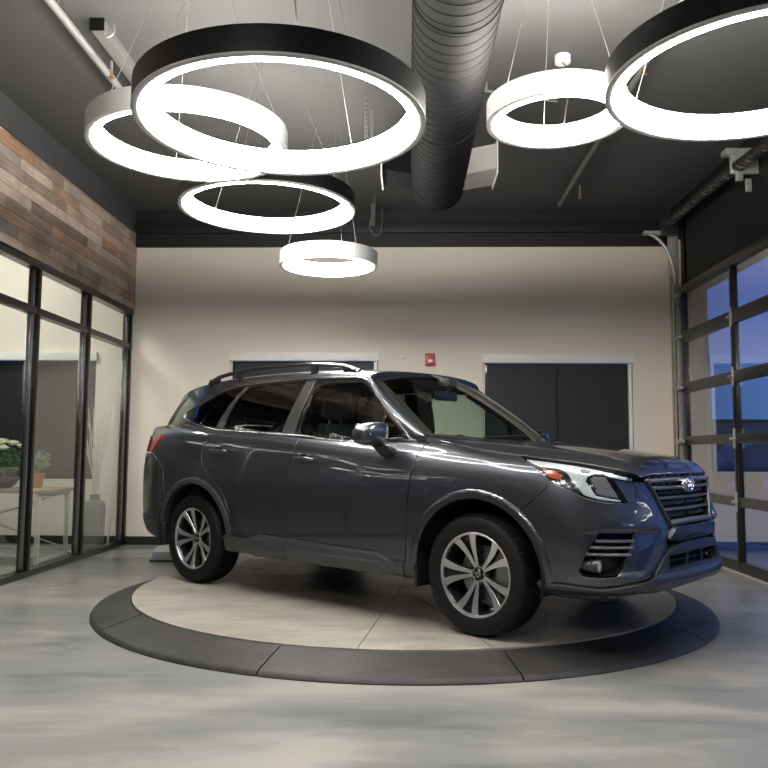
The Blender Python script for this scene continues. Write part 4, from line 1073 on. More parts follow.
    build('sill_rail', box((fx0, YN+.1, 0), (fx1+.01, YB-.002, .055), .004).moved(o), FR, part)
    build('transom', box((fx0, YN+.1, 2.37), (fx1, YB-.002, 2.435), .004).moved(o), FR, part)
    for y in ys:
        build('mullion', box((fx0, y-.03, .05), (fx1+.004, y+.03, 2.80), .004).moved(o), FR, part)
        build('glazing_bead', box((XL-.03, y-.075, .06), (XL+.004, y-.045, 2.78), .006).moved(o), plain('satin_aluminium', (.25, .25, .25), .25, .9, var=.1) if y == ys[0] else bpy.data.materials['satin_aluminium'], part)
    for y1, y0 in zip(ys[:-1], ys[1:]):
        for z0, z1 in ((.05, 2.38), (2.43, 2.80)):
            build('pane', box((XL-.033, y0+.02, z0), (XL-.027, y1-.02, z1)).moved(o), PAN, part)
    # right side wall: opening with the sectional glass door
    y0d, y1d, zd = -.6, 9.10, 3.02
    rw = box((XR+.02, YN, 0), (XR+.20, y0d, ZC)).join(box((XR+.02, y1d-.06, 0), (XR+.20, YB, ZC))).join(box((XR+.02, y0d, zd-.04), (XR+.20, y1d, ZC)))
    struct('wall_right', rw, BLK)
    struct('trim_4', box((XR-.01, y1d+.12, 0), (XR+.02, YB-.001, ZT), .002), W)
    d = empty('door_1', (XR, 4.3, 0)); d['kind'] = 'structure'; o = (-XR, -4.3, 0)
    rails = [(0, .12), (.63, .72), (1.23, 1.325), (1.82, 1.93), (2.395, 2.52), (2.955, 3.05)]
    DF = plain('black_door_section', (.010, .010, .010), .35, .3, .15, var=.12)
    for z0, z1 in rails:
        build('door_rail', box((XR-.045, y0d, z0), (XR+.01, y1d, z1), .004).moved(o), DF, d)
    mull = [9.05, 7.68, 6.31, 4.94, 3.57, 2.20, .83, -.54]
    for k_, y in enumerate(mull):
        wd = .05 if k_ in (0, 7) else .045
        build('door_mullion', box((XR-.04, y-wd, .05), (XR+.005, y+wd, 3.0), .003).moved(o), DF, d)
        if k_:
            build('mullion_strip', box((XR-.047, y-.018, .05), (XR-.039, y+.008, 3.0), .002).moved(o), DF, d)
    for yy1, yy0 in zip(mull[:-1], mull[1:]):
        for (a, b_), (c_, e_) in zip(rails[:-1], rails[1:]):
            build('door_pane', box((XR-.016, yy0+.03, b_-.01), (XR-.010, yy1-.03, c_+.01)).moved(o), DGL, d)
    for y in mull[1:5]:
        for z0, z1 in rails[1:5]:
            zc = (z0+z1)/2
            h = build('hinge', box((XR-.060, y-.018, zc-.095), (XR-.046, y+.018, zc+.095), .004).moved(o), GALV, d)
            build('hinge_knuckle', tube([(XR-.068, y-.05, zc), (XR-.068, y+.05, zc)], .014, 10).moved(o), GALV, h)
    build('bottom_seal', box((XR-.055, y0d, 0), (XR-.045, y1d, .018)).moved(o), plain('pale_threshold', (.45, .44, .41), .5, var=.1), d)
    # galvanised track at the far jamb
    tr = empty('door_track', (3.13, 9.2, 0)); tag(tr, 'galvanised steel garage door track up the wall beside the glass door', 'door track')
    o2 = (-3.13, -9.2, 0)
    build('vertical_rail', box((3.09, 9.15, 0), (3.10, 9.25, 3.1)).join(box((3.09, 9.15, 0), (3.15, 9.16, 3.1))).join(box((3.09, 9.24, 0), (3.15, 9.25, 3.1))).moved(o2), GALV, tr)
    build('wall_angle', box((3.155, 9.24, 0), (3.165, 9.34, 3.65)).join(box((3.10, 9.33, 0), (3.165, 9.34, 3.65))).moved(o2), GALV, tr)
    cvp = [(3.12-.62*(1-math.cos(a)), 9.20, 3.10+.55*math.sin(a)) for a in np.linspace(0, PI/2*.72, 12)]
    cvp = [(3.12-.36*(1-math.cos(a)), 9.20, 3.10+.62*math.sin(a)) for a in np.linspace(0, PI/2*.95, 14)]
    build('curved_rail', tube(cvp, .022, 8).moved(o2), GALV, tr)
    build('head_bracket', prism([(2.76, 3.72), (3.16, 3.72), (3.16, 3.2), (3.09, 3.2), (3.06, 3.45), (2.99, 3.62), (2.76, 3.66)], 9.22, 9.235, 'y').moved((0, 0, 0)).moved(o2) if False else MD().join(box((2.76, 9.16, 3.70), (3.16, 9.26, 3.735), .003)).join(box((3.04, 9.19, 3.2), (3.16, 9.20, 3.70), .002)).moved(o2), GALV, tr)
    for z in (.55, 1.27, 1.88, 2.46, 2.95):
        build('roller_bracket', box((3.075, 9.08, z-.03), (3.115, 9.20, z+.03), .004).join(tube([(3.10, 9.02, z), (3.10, 9.17, z)], .022, 10)).moved(o2), GALV, tr)
    # torsion shaft with sagging spring
    sp = empty('torsion_spring', (3.02, 7.6, 3.72)); tag(sp, 'dark torsion spring shaft above the glass garage door', 'door spring'); o3 = (-3.02, -7.6, -3.72)
    SPM = plain('oiled_spring_steel', (.055, .052, .050), .38, .6, var=.3, vscale=40)
    pts = crom([(3.02, 9.05, 3.80), (3.0, 8.3, 3.785), (2.99, 7.5, 3.76), (3.0, 6.6, 3.72), (3.02, 5.4, 3.69), (3.02, 3.6, 3.69)], 8)
    build('spring_tube', tube(pts, .050, 14).moved(o3), SPM, sp)
    co = []
    for k in range(2200//4):
        a = k*2*PI/10; s = k/550; q = s*(len(pts)-1); i = min(int(q), len(pts)-2); p = np.array(pts[i])*(1-q+i)+np.array(pts[i+1])*(q-i)
        co.append((p[0]+.052*math.cos(a), p[1], p[2]+.052*math.sin(a)))
    build('spring_coil', tube(co, .006, 5).moved(o3), SPM, sp)
    build('bearing_plate', lathe([(0, -.02), (.10, -.02), (.10, .02), (0, .02)], 24, 'y').moved((3.02, 9.1, 3.80)).join(box((2.94, 9.09, 3.66), (3.14, 9.13, 3.82), .004)).moved(o3), SPM, sp)
    build('centre_bracket', box((2.94, 7.10, 3.68), (3.19, 7.14, 3.92), .004).join(box((2.97, 7.06, 3.60), (3.03, 7.10, 3.70), .003)).join(cbox((2.93, 7.12, 3.88), (.10, .12, .05), .004)).join(cbox((3.08, 7.08, 3.56), (.05, .03, .12), .006)).moved(o3), GALV, sp)
    return dict(W=W, BK=BK, BLK=BLK, FR=FR, GALV=GALV, WH=WH)

def turntable():
    cx, cy, Ro, Ri, dh = -.045, 6.199, 2.2555, 1.985, .1040
    root = empty('turntable', (cx, cy, 0)); tag(root, 'round display turntable with pale stone top and dark sloping rim under the car', 'turntable')
    DK = mat_stone('dark_stone_rim', (.020, .0185, .018), (.040, .038, .036), .5, 4)
    LT = mat_stone('pale_travertine', (.215, .198, .168), (.37, .34, .295), .42, 1.6)
    segs = [math.radians(a) for a in (-108.5, -74, -36, 0, 36, 72, 108, 144, 176, 214.5)]
    for k in range(len(segs)):
        a0 = segs[k]+.0022; a1 = (segs[k+1] if k+1 < len(segs) else segs[0]+2*PI)-.0022; rows = []
        for a in np.linspace(a0, a1, 17):
            c, s = math.cos(a), math.sin(a)
            rows.append([(r*c, r*s, z) for r, z in ((Ri+.004, 0), (Ri+.004, dh-.012), (Ri+.008, dh-.008), (Ro-.03, .030), (Ro-.012, .022), (Ro, .006), (Ro, 0))])
        build('rim_segment', loft(rows, closed=True, cap=True), DK, root, sharp=30)
    # top split in pie slabs by fine joints
    d0 = math.radians(-94.5+7); joints = [math.radians(a) for a in (-96.3, -75.5, 22, 83, 152, 203)]
    for a0, a1 in zip(joints, joints[1:]+[joints[0]+2*PI]):
        A = np.linspace(a0+.0016, a1-.0016, max(8, int((a1-a0)/.06)))
        P = [(Ri*math.cos(a), Ri*math.sin(a)) for a in A]; ps = [(0.004*math.cos((a0+a1)/2), .004*math.sin((a0+a1)/2))]+P
        K = len(ps); m = MD()
        v = [(x, y, dh) for x, y in ps]+[(x*.9995, y*.9995, dh) for x, y in ps]+[(x, y, .002) for x, y in ps]
        v = [(x, y, dh) for x, y in ps]+[(x, y, .002) for x, y in ps]
        m.add(v, [tuple(range(K))]+[(i, K+i, K+(i+1) % K, (i+1) % K) for i in range(K)])
        build('top_slab', m, LT, root, sharp=30)
    build('under_frame', lathe([(0, .001), (Ri-.02, .001), (Ri-.02, dh-.006), (0, dh-.006)], 64), plain('turntable_core', (.12, .11, .10), .8, var=.1), root)
    return root

def ring_lights(BK):
    LED = emit('led_diffuser', (1.0, .965, .90), 15.0)
    UPS = [emit('led_uplight', (1.0, .955, .88), v) for v in (12., 12., 6., 6., 62., 44., 5.)]
    BH = plain('black_lamp_housing', (.014, .014, .015), .35, .2, .2, var=.1); WHH = plain('white_lamp_housing', (.66, .66, .64), .4, 0, .2, var=.04)
    WIRE = plain('steel_cable', (.35, .35, .34), .4, .8, var=.1); CORD = plain('dark_flex', (.05, .045, .04), .6, var=.2)
    data = [(-.611, 3.648, .690, 2.69, 'b', 'large black ring pendant light, biggest ring left of the duct', 1.1),
            (-1.35, 4.664, .602, 2.98, 'w', 'white ring pendant light overlapping behind the big black ring, far left', 2.0),
            (-1.095, 5.961, .676, 3.00, 'b', 'black ring pendant light hanging below and behind the two big left rings', .4),
            (-.715, 6.933, .438, 2.78, 'w', 'small white ring pendant light, lowest and nearest the back wall', .9),
            (.85, 4.434, .400, 3.03, 'w', 'white ring pendant light just right of the round duct', 1.6),
            (1.574, 3.461, .671, 2.79, 'b', 'large black ring pendant light at the upper right, cut by the frame', 2.3),
            (-1.3, .3, .62, 2.9, 'w', 'added white ring fill light, unseen, over the empty floor before the turntable', 1.)]  # last ring is unseen, added as fill for the floor before the turntable
    for (x, y, R, z, c, lab, ph), UPL in zip(data, UPS):
        hb, w = .12, .075
        root = empty('ring_light', (x, y, z)); tag(root, lab, 'pendant light', 'ring pendant lights')
        house = lathe([(R-.006, .003), (R, 0), (R, hb), (R-.004, hb+.003), (R-w, hb+.003), (R-w-.002, hb-.004), (R-w+.006, hb-.006), (R-.010, hb-.006), (R-.010, .003)], 128)
        build('lamp_housing', house, BH if c == 'b' else WHH, root, sharp=30)
        dif = lathe([(R-.029, .001), (R-w+.010, -.004), (R-w, .004), (R-w-.004, .014), (R-w-.004, hb-.008)], 128)
        build('diffuser', dif, LED, root, sharp=50)
        up = lathe([(R-.012, hb+.0035), (R-w+.012, hb+.0035), (R-w+.012, hb+.0005), (R-.012, hb+.0005)], 96, closed=True)
        build('upper_diffuser', up, UPL, root, sharp=30)
        rim = lathe([(R-.030, .000), (R-.030, .006), (R+.001, .006), (R+.001, -.0025), (R-.006, -.004), (R-.024, -.004)], 128, closed=True)
        build('bottom_rim', rim, WHH, root)
        for k in range(3):
            a = ph+2*PI*k/3; px, py = (R-w*.5)*math.cos(a), (R-w*.5)*math.sin(a)
            s = .30
            build('suspension_cable', tube([(px, py, hb), (px*s, py*s, ZC-z)], .0016, 6), WIRE, root)
            build('cable_gripper', tube([(px, py, hb), (px, py, hb+.02)], .005, 8), WIRE, root)
        a = -PI/2+.25; ex, ey = (R-w*.5)*math.cos(a), (R-w*.5)*math.sin(a)
        if (x, y) == (.85, 4.434):
            build('canopy', lathe([(0, -.055), (.055, -.055), (.06, -.05), (.06, 0), (0, 0)], 28).moved((.30, 1.30, ZC-z)), WHH, root)
            build('power_cord', tube(crom([((R-w*.5)*.3, (R-w*.5)*.95, hb), (.25, .8, hb+.55), (.30, 1.30, ZC-z-.05)], 8), .004, 6), CORD, root)
        elif c == 'b' and R > .68:
            build('power_cord', tube(crom([(ex, ey, hb), (ex-.02, ey-.05, hb+.35), (ex*.4, ey*.3, ZC-z-.2), (0, 0, ZC-z)], 8), .004, 6), CORD, root)
            build('canopy', lathe([(0, -.05), (.06, -.05), (.06, 0), (0, 0)], 28).moved((0, 0, ZC-z)), BH, root)

def ceiling_gear(mm):
    DU = plain('black_spiral_duct', (.008, .008, .0085), .75, 0, 0, .12, var=.12, vscale=4)
    PIPE = plain('painted_pipe', (.20, .20, .195), .5, .3, var=.08); GALV = mm['GALV']
    xc, zc, R, y1, y0 = .262, 3.60, .245, 7.20, -5.9
    d = empty('spiral_duct', (xc, 3.0, zc)); tag(d, 'large black round spiral ventilation duct hung under the ceiling', 'duct'); o = (-xc, -3.0, -zc)
    L = []
    body = lathe([(0, 0), (R*.80, 0), (R*.97, -.012), (R, -.04), (R, -(y1-y0))], 64, 'y'); 
    body = MD().join(body); body.v = [(x, y1+y, z) for x, y, z in body.v]
    body = body.moved((xc, 0, zc))
    build('duct_tube', body.moved(o), DU, d, sharp=50)
    pitch = .10; hs = []
    n = int((y1-.35-y0)/pitch*40)
    for k in range(n):
        a = 2*PI*k/40; hs.append((xc+(R+.001)*math.cos(a), y1-.35-pitch*k/40, zc+(R+.001)*math.sin(a)))
    build('lock_seam', tube(hs, .003, 5).moved(o), DU, d)
    for y in (y1-.30, y1-.06, 5.6, 4.05, 2.5):
        rng = lathe([(R, -.012), (R+.006, -.010), (R+.008, 0), (R+.006, .010), (R, .012)], 64, 'y').moved((xc, y, zc)); build('joint_collar', rng.moved(o), DU, d)
    for y in (6.6, 4.2, 1.8, -.6):
        build('hanger_strap', box((xc-.015, y-.02, zc+R), (xc+.015, y+.02, ZC)).moved(o), GALV, d)
    for s in (1, -1):
        q = lambda x: xc+s*x
        m = loft([[(q(.20), 6.72, zc-.06), (q(.20), 6.72, zc+.16), (q(.20), 7.02, zc+.16), (q(.20), 7.02, zc-.10)], [(q(.50), 6.66, zc-.02), (q(.50), 6.66, zc+.20), (q(.50), 7.02, zc+.20), (q(.50), 7.02, zc-.05)]], closed=True, cap=True)
        g = build('side_grille_box', m.moved(o), DU if s < 0 else plain('lit_grille_box', (.5, .49, .46), .5, .2, var=.05), d)  # right box coloured paler to carry the ring light falling on it
        build('grille_flange', box((q(.50)-.006, 6.63, zc-.08), (q(.50)+.006, 7.05, zc+.23), .002).moved(o), mm['WH'], g)
    # sprinkler lines
    def pipe(nm, pts, r, mat, lab, cat, heads=()):
        e = empty(nm, pts[0]); q0, q1 = np.array(pts[0]), np.array(pts[-1])
        for k in (.12, .5, .88):
            p = q0+(q1-q0)*k; build('pipe_clamp', box((p[0]-.010, p[1]-.010, p[2]), (p[0]+.010, p[1]+.010, ZC+.002)).moved(tuple(-c for c in pts[0])), PIPE, e)
        tag(e, lab, cat); oo = tuple(-c for c in pts[0])
        build('pipe_run', tube(pts, r, 14).moved(oo), mat, e)
        for h in heads:
            hh = build('sprinkler_head', lathe([(0, -.06), (.022, -.06), (.022, -.056), (.006, -.05), (.010, -.02), (.010, 0)], 16).moved(h).moved(oo), plain('brass_sprinkler', (.45, .30, .16), .35, .8, var=.1) if 'brass_sprinkler' not in bpy.data.materials else bpy.data.materials['brass_sprinkler'], e)
            build('drop_nipple', tube([h, (h[0], h[1], 4.0)], .011, 8).moved(oo), mat, e)
    WP = plain('pale_painted_pipe', (.26, .26, .25), .45, .2, var=.05)
    pipe('sprinkler_pipe', [(-2.32, -5.8, 4.02), (-2.32, 6.35, 4.02)], .030, WP, 'pale sprinkler pipe running along the ceiling at the upper left', 'pipe', [(-2.20, 5.55, 3.93)])
    pipe('sprinkler_pipe', [(1.745, -5.8, 4.0), (1.745, 9.0, 4.0)], .026, PIPE, 'grey sprinkler pipe running along the ceiling right of the duct', 'pipe', [(1.84, 8.35, 3.92), (1.70, 5.55, 3.92)])
    pipe('sprinkler_pipe', [(.02, 5.95, 4.03), (1.22, 6.35, 4.03)], .013, PIPE, 'thin conduit crossing the ceiling from the duct to the white ring light', 'pipe')
    # strut channels and hanging brackets
    s = empty('strut_channel', (-2.15, 5.7, 4.06)); tag(s, 'short grey steel strut channel on the ceiling above the left rings', 'ceiling bracket')
    build('channel', box((-.045, -.55, -.045), (.045, .75, .04), .003), PIPE, s); build('channel_cap', box((-.05, -.562, -.05), (.05, -.548, .04), .003), mm['FR'], s)
    build('hook', tube(crom([(.09, -.50, .03), (.10, -.50, -.03), (.06, -.52, -.08), (.04, -.52, -.05)], 5), .006, 6), GALV, s)
    c = tube([(-2.06, 5.2, 4.03), (-2.10, 5.16, 3.80), (-2.16, 5.1, 3.62), (-2.05, 5.0, 3.3), (-1.9, 4.95, 3.1)], .004, 6)
    b = empty('hanging_bracket', (-.335, 6.35, 4.10)); tag(b, 'perforated steel bracket hanging from the ceiling left of the duct', 'ceiling bracket')
    build('perforated_strap', box((-.035, -.012, -.62), (-.005, 0, 0), .002), PIPE, b); build('perforated_strap', box((.01, .0, -.52), (.04, .012, -.12), .002), PIPE, b)
    for k in range(14): build('strap_hole', tube([(-.02, -.0125, -.06-.04*k), (-.02, -.014, -.06-.04*k)], .006, 8), mm['FR'], b)
    b = empty('ceiling_bracket_arm', (-.40, 8.95, 4.10)); tag(b, 'dark hanging bracket with a looped cable by the back wall bulkhead', 'ceiling bracket')
    build('drop_arm', box((-.012, -.012, -.36), (.012, .012, 0), .002).join(box((-.04, -.014, -.36), (-.012, .014, -.10), .002)), mm['BK'], b)
    build('looped_cable', tube(crom([(-.045, 0, -.28), (-.05, 0, -.38), (0, 0, -.47), (.07, 0, -.44), (.09, .02, -.30), (.085, .1, -.12)], 6), .005, 6), PIPE, b)
    # ceiling troffers behind the viewer (seen mirrored in the car's glass)
    TL = emit('troffer_panel', (1, .97, .92), 6.0)
    for x, y in ((-2.0, -2.2), (-.6, -2.2), (-2.0, -4.2), (-.6, -4.2), (2.3, -3.2)):
        e = empty('ceiling_panel_light', (x, y, ZC)); tag(e, 'flat square ceiling panel light above the entrance half of the room, away from the rings', 'ceiling light', 'square ceiling panel lights')
        build('panel_frame', box((-.30, -.30, -.03), (.30, .30, 0), .004), mm['WH'], e); build('panel_diffuser', box((-.27, -.27, -.036), (.27, .27, -.031)), TL, e)
    # pull station / strobe and sensor on the back wall
    e = empty('fire_alarm_strobe', (.263, YB, 2.25)); tag(e, 'small red fire alarm strobe on the beige back wall', 'fire alarm')
    RED = plain('alarm_red', (.50, .012, .022), .35, 0, .3, var=.05)
    build('alarm_body', box((-.058, -.05, -.075), (.058, .012, .075), .012), RED, e)
    build('strobe_lens', cbox((.006, -.055, -.022), (.055, .02, .036), .008), mm['WH'], e)
    build('speaker_slots', cbox((.03, -.051, .035), (.012, .003, .04), .001).join(cbox((.010, -.051, .035), (.006, .003, .04), .001)), RED, e)
    e = empty('wall_sensor', (-.065, YB, 2.28)); tag(e, 'tiny white round sensor on the back wall left of the red alarm', 'sensor')
    build('sensor_dome', lathe([(0, -.028), (.018, -.022), (.024, -.010), (.026, 0)], 20, 'y'), mm['WH'], e)
    build('sensor_base', lathe([(0, -.004), (.030, -.004), (.030, 0)], 20, 'y'), mm['WH'], e)

def office(mm):
    WD = plain('white_desk_laminate', (.66, .64, .60), .4, var=.04); OAK = plain('pale_oak_top', (.38, .30, .22), .45, var=.2, vscale=9)
    t = empty('office_desk', (-4.5, 8.1, 0)); tag(t, 'white trestle desk with crossed legs behind the glass partition', 'desk')
    build('desk_top', box((-1.05, -.38, .70), (.92, .38, .735), .006), OAK, t)
    for x in (-.98, .85):
        for y in (-.33, .33): build('desk_leg', box((x-.02, y-.02, 0), (x+.02, y+.02, .70), .003), WD, t)
    for x in (-.98, .85): build('end_frame', box((x-.018, -.33, .02), (x+.018, .33, .055), .003).join(box((x-.018, -.33, .665), (x+.018, .33, .70), .003)), WD, t)
    build('foot_rail', box((-.98, .315, .08), (.85, .345, .11), .003).join(box((-.98, -.345, .08), (.85, -.315, .11), .003)), WD, t)
    for s in (1, -1): build('cross_brace', tube([(-.95 if s > 0 else .82, .34, .10), (.82 if s > 0 else -.95, .34, .68)], .009, 8), WD, t)
    GR = plain('leaf_green', (.075, .17, .045), .6, var=.5, vscale=25); GR2 = plain('dull_green', (.20, .27, .15), .7, var=.3, vscale=25)
    FLW = plain('cream_petals', (.82, .84, .66), .6, var=.12, vscale=40); BOWL = plain('dark_bowl', (.03, .022, .02), .35, var=.2); TC = plain('terracotta', (.45, .18, .10), .7, var=.15, vscale=15)
    def leafball(m, c, r, n, sz, rnd):
        for _ in range(n):
            v = Vector((rnd.gauss(0, 1), rnd.gauss(0, 1), rnd.gauss(0, 1))).normalized(); p = Vector(c)+Vector((v.x*r[0], v.y*r[1], v.z*r[2]))*rnd.uniform(.55, 1)
            a = Vector((rnd.gauss(0, 1), rnd.gauss(0, 1), rnd.gauss(0, .6))).normalized(); b_ = v.cross(a).normalized(); s = sz*rnd.uniform(.7, 1.2)
            m.add([p-a*s, p+b_*s*.42, p+a*s, p-b_*s*.42, p+v*s*.18], [(0, 1, 4), (1, 2, 4), (2, 3, 4), (3, 0, 4)])
    rnd = random.Random(3)
    e = empty('flower_bowl', (-4.21, 8.12, .736)); tag(e, 'dark bowl of leafy plants with cream flowers on the white desk', 'flowers')
    build('bowl', lathe([(0, 0), (.08, 0), (.13, .03), (.165, .085), (.17, .115), (.155, .115), (.14, .09), (0, .09)], 36), BOWL, e)
    m = MD(); leafball(m, (0, 0, .27), (.22, .18, .17), 460, .038, rnd); build('foliage', m, GR, e, smooth=False)
    for (x, y, z) in ((.02, -.10, .42), (.12, -.05, .41), (-.12, -.06, .40), (-.04, .06, .43), (.16, .08, .38), (-.2, .02, .37), (.07, -.15, .36), (-.08, -.14, .37)):
        q = MD()
        for k in range(26):
            a = k*2.4; r_ = .060*math.sqrt(k/26); h = .06+.02*(1-k/26)
            leafball(q, (x+r_*math.cos(a), y+r_*math.sin(a), z+h), (.006, .006, .006), 2, .016, rnd)
        q.join(lathe([(0, -.02), (.03, -.012), (.045, .004), (.03, .02), (0, .028)], 14).moved((x, y, z+.05)))
        build('bloom', q, FLW, e, smooth=False)
    e = empty('potted_plant', (-3.89, 8.20, .736)); tag(e, 'terracotta pot with a small green plant on the right end of the desk', 'plant pot')
    build('pot', lathe([(0, 0), (.062, 0), (.082, .12), (.092, .12), (.094, .155), (.078, .155), (.076, .13), (0, .13)], 32), TC, e)
    m = MD(); leafball(m, (.03, 0, .28), (.12, .12, .12), 130, .034, rnd)
    build('foliage', m, GR2, e, smooth=False)
    m = MD()
    for k in range(9):
        a = k*.7; m.join(tube([(0, 0, .13), (.05*math.cos(a), .05*math.sin(a), .24), (.12*math.cos(a), .10*math.sin(a), .33+.03*(k % 3))], .003, 5))
    build('stems', m, GR2, e)
    VG = plain('grey_ceramic', (.20, .20, .195), .5, var=.08); TW = plain('white_twigs', (.66, .64, .58), .6, var=.1)
    e = empty('floor_vase', (-3.585, 9.02, 0)); tag(e, 'tall square grey floor vase with white twigs behind the last glass pane', 'vase')
    build('vase_body', loft([[(w*x, w*y, z) for x, y in ((-1, -.85), (-.85, -1), (.85, -1), (1, -.85), (1, .85), (.85, 1), (-.85, 1), (-1, .85))] for z, w in ((0, .088), (.02, .092), (.50, .098), (.545, .080), (.56, .045), (.62, .042), (.625, .050), (.60, .036))], closed=True, cap=True), VG, e)
    for k in range(15):
        a = k*2.399; pts = [(0, 0, .50)]; x = y = 0; z = .62
        for j in range(9):
            x += .020*math.cos(a)+rnd.uniform(-.018, .018); y += .020*math.sin(a)+rnd.uniform(-.018, .018); z += .115+rnd.uniform(-.02, .02); pts.append((x, y, z))
        L = rnd.randint(6, 9); pts = crom(pts[:L+1], 3); build('twig', tube(pts, [.009*(1-.6*i/len(pts)) for i in range(len(pts))], 5), TW, e)
    e = empty('leaning_board', (-3.53, 9.30, 0)); tag(e, 'narrow white strip leaning in the office corner beside the vase', 'board')
    bd = box((-.012, -.012, 0), (.012, .012, .86), .002); bd = bd.moved((0, 0, .004), np.array(Matrix.Rotation(.09, 3, 'Y')))
    build('strip', bd, WD, e)
    e = empty('stone_tray', (-3.60, 8.62, 0)); tag(e, 'low tray of pale stones on the office floor below the vase', 'tray')
    build('tray', lathe([(0, 0), (.11, 0), (.13, .02), (.125, .02), (.108, .006), (0, .006)], 28), mm['FR'], e)
    m = MD()
    for k in range(14):
        a = rnd.uniform(0, 6.28); r_ = rnd.uniform(0, .085); q = lathe([(0, -.016), (.014, -.011), (.021, 0), (.013, .011), (0, .016)], 10).moved((r_*math.cos(a), r_*math.sin(a), .022+rnd.uniform(0, .01))); m.join(q)
    build('stones', m, WD, e)
    e = empty('office_outlet', (-4.0, YB, .42)); tag(e, 'white power outlet on the office back wall behind the desk legs', 'outlet')
    build('cover_plate', box((-.035, -.006, -.057), (.035, 0, .057), .002), mm['WH'], e); build('sockets', cbox((0, -.007, .02), (.03, .003, .03), .001).join(cbox((0, -.007, -.02), (.03, .003, .03), .001)), WD, e)
    # unseen fill panel, added to brighten the office and its back wall
    TL = emit('office_fill_glow', (1, .98, .92), 15.)
    for y in (8.1,):
        e = empty('office_fill_light', (-4.9, y, ZC)); tag(e, 'added rectangular fill panel, unseen, under the ceiling of the glazed office', 'ceiling light', 'office fill lights')
        build('panel_frame', box((-.60, -.30, -.03), (.60, .30, 0), .004), mm['WH'], e); build('panel_diffuser', box((-.57, -.27, -.036), (.57, .27, -.031)), TL, e)

def grey_box():
    e = empty('floor_box', (-2.37, 8.30, 0)); tag(e, 'low pale grey sloped box on the floor behind the rear wheel', 'box')
    g = plain('pale_grey_metal', (.42, .44, .43), .4, .1, var=.05)
    build('housing', loft([[(-.24, -.20, .02), (.30, -.20, .02), (.30, .22, .02), (-.24, .22, .02)], [(-.24, -.20, .10), (.30, -.20, .10), (.30, .22, .10), (-.24, .22, .10)], [(-.15, -.10, .22), (.28, -.10, .22), (.28, .20, .22), (-.15, .20, .22)]], closed=True, cap=True), g, e, sharp=20)
    build('base_plate', box((-.26, -.22, 0), (.32, .24, .02), .003), plain('box_base_dark', (.03, .03, .03), .6, var=.1), e)

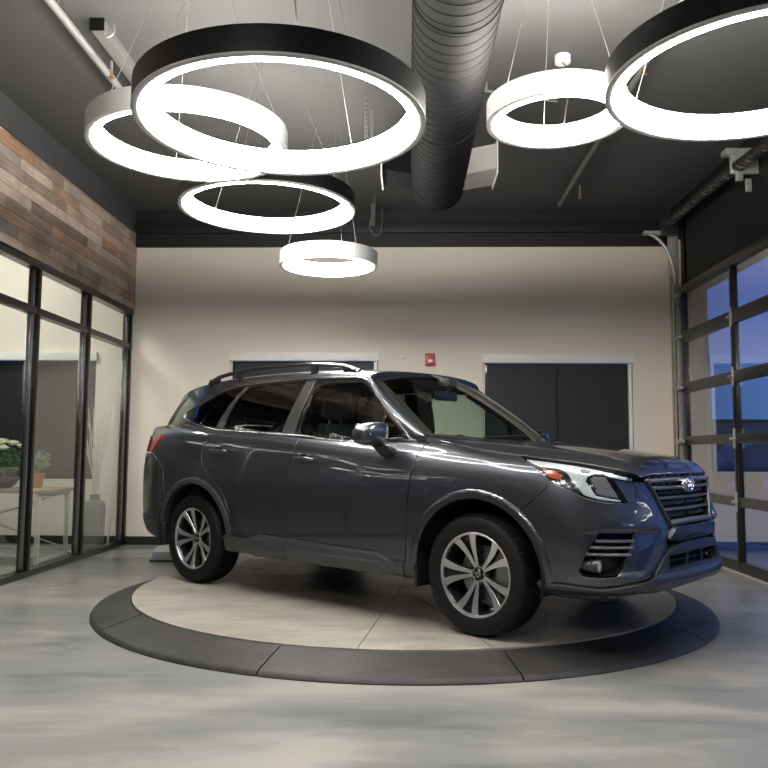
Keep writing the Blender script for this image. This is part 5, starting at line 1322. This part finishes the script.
def outside():
    SN = mat_stone('snowy_lot', (.30, .33, .40), (.46, .50, .58), .8, .5)
    AS = mat_stone('wet_asphalt', (.03, .035, .05), (.06, .065, .08), .35, 2)
    struct('ground', box((XR+.20, -40, -.20), (120, 140, -.02)), SN)
    e = empty('parking_lane', (12, 20, -.02)); e['kind'] = 'structure'
    build('asphalt', box((-7.5, -50, 0), (1.5, 90, .012)), AS, e); build('asphalt', box((9, -50, 0), (18, 90, .012)), AS, e)
    P = empty('exterior_pier', (XR+.34, 10.0, 0)); tag(P, 'tan exterior wall pier just outside the glass garage door', 'pier')
    build('pier_wall', box((-.13, -.35, -.1), (.14, .30, 4.3), .01), plain('exterior_stucco', (.30, .26, .22), .85, bump=.3, bscale=80, var=.1), P)
    build('pier_base', box((-.13, -.36, -.1), (.15, .31, .30), .01), plain('exterior_base', (.12, .11, .10), .8, var=.1), P)
    TR = plain('dark_tree_mass', (.015, .020, .018), .95, var=.4, vscale=4)
    rnd = random.Random(11)
    for k in range(9):
        x, y = 46+rnd.uniform(-5, 5), 62+7.5*k; t = empty('distant_tree', (x, y, -.05)); tag(t, 'dark bare tree on the far side of the lot at dusk, seen through the door', 'tree', 'trees beyond the parking lot')
        h = rnd.uniform(3.5, 6); m = tube([(0, 0, 0), (.1, 0, h*.5)], [.25, .12], 8)
        build('trunk', m, TR, t); c = MD()
        for j in range(160):
            a = rnd.uniform(0, 6.28); r_ = rnd.uniform(.2, 2.6); z = h*.4+rnd.uniform(0, h*.6)
            c.join(tube([(.05, 0, h*.35), (r_*math.cos(a)*.6, r_*math.sin(a)*.6, z*.85), (r_*math.cos(a), r_*math.sin(a), z)], [.05, .03, .01], 4, cap=False))
        build('branches', c, TR, t)
    L = empty('lamp_post', (19.5, 38.5, -.02)); tag(L, 'thin dark lamp post standing out in the parking lot', 'lamp post')
    build('post', tube([(0, 0, 0), (0, 0, 5.2)], [.09, .06], 10), TR, L); build('lamp_arm', box((-.5, -.06, 5.15), (.12, .06, 5.25), .01), TR, L)
    B = empty('far_building', (30, 78, -.02)); tag(B, 'low dark flat-roofed building far across the lot', 'building')
    build('building_wall', box((0, 0, 0), (16, 10, 4.2)), plain('far_wall', (.10, .14, .22), .8, var=.1), B); build('roof_edge', box((-.2, -.2, 4.2), (16.2, 10.2, 4.5)), TR, B)
    # parked car seen through the second pane
    c = empty('parked_car', (11.6, 25.5, -.02), math.radians(12)); tag(c, 'blue-grey car parked outside in the dusk beyond the glass door', 'car')
    PB = plain('blue_car_paint', (.06, .10, .17), .3, .3, .8, var=.08)
    prof = [(-2.25, .35), (-2.28, .7), (-2.15, .92), (-1.75, 1.02), (-1.35, 1.40), (-.7, 1.52), (.2, 1.50), (.95, 1.05), (1.9, .90), (2.2, .72), (2.25, .35)]
    rows = []
    for y, s in ((-.88, .96), (-.80, 1.0), (0, 1.02), (.80, 1.0), (.88, .96)):
        rows.append([(x*s, y*(.8 if z > 1.1 else 1), .2+(z-.2)*s) for x, z in crom(prof, 4)])
    build('car_body', loft(rows, cap=True), PB, c)
    build('car_glass', loft([[(x, y*.78, z) for x, z in ((-1.55, 1.08), (-1.22, 1.40), (-.6, 1.49), (.15, 1.47), (.80, 1.08))] for y in (-.96, .96)], cap=True), bpy.data.materials['gloss_black_trim'], c)
    for x in (-1.4, 1.35):
        for s in (1, -1): build('car_wheel', lathe([(0, -.1), (.2, -.11), (.32, -.09), (.33, 0), (.32, .09), (.2, .11), (0, .1)], 24, 'y').moved((x, s*.82, .33)), bpy.data.materials['tyre_rubber'], c)

def sky():
    w = bpy.data.worlds.new('dusk'); bpy.context.scene.world = w; w.use_nodes = True; nt = w.node_tree; nt.nodes.clear(); L = nt.links
    o = nt.nodes.new('ShaderNodeOutputWorld'); b = nt.nodes.new('ShaderNodeBackground'); tc = nt.nodes.new('ShaderNodeTexCoord'); sx = nt.nodes.new('ShaderNodeSeparateXYZ'); cr = nt.nodes.new('ShaderNodeValToRGB')
    e = cr.color_ramp; e.elements[0].position = 0.; e.elements[0].color = (.050, .125, .30, 1); e.elements[1].position = .6; e.elements[1].color = (.025, .06, .20, 1)
    q = e.elements.new(.12); q.color = (.060, .12, .36, 1); q = e.elements.new(.28); q.color = (.042, .085, .30, 1)
    L.new(tc.outputs['Generated'], sx.inputs[0]); L.new(sx.outputs['Z'], cr.inputs[0]); L.new(cr.outputs[0], b.inputs[0]); L.new(b.outputs[0], o.inputs[0]); b.inputs[1].default_value = SKY

SKY = .8
def camera():
    f, pitch, yaw, roll, h = 789.38, .0858, -.0308, .0058, 1.1305
    cp, sp = math.cos(pitch), math.sin(pitch); cy, sy = math.cos(yaw), math.sin(yaw)
    fw = Vector((sy*cp, cy*cp, sp)); r = Vector((cy, -sy, 0)); u = r.cross(fw); cr, sr = math.cos(roll), math.sin(roll)
    r, u = cr*r+sr*u, -sr*r+cr*u
    cd = bpy.data.cameras.new('camera'); c = bpy.data.objects.new('camera', cd); COL.objects.link(c)
    Mx = Matrix((r, u, -fw)).transposed().to_4x4(); Mx.translation = Vector((0, 0, h)); c.matrix_world = Mx
    cd.sensor_width = 36; cd.lens = f/768*36; cd.clip_end = 500; bpy.context.scene.camera = c

mm = room(); turntable(); ring_lights(mm['BK']); ceiling_gear(mm); office(mm); grey_box(); outside(); sky(); camera()
car = make_car()
X0, Y0, A0, DH = .9295, 5.1815, .6904, .0954
car.location = (X0-math.cos(A0)*XM, Y0+math.sin(A0)*XM, DH); car.rotation_euler = (0, 0, -A0)
sc = bpy.context.scene
sc.view_settings.view_transform = 'Standard'; sc.view_settings.look = 'None'; sc.view_settings.gamma = 1; sc.view_settings.exposure = EXPO
sc.view_settings.use_curve_mapping = False
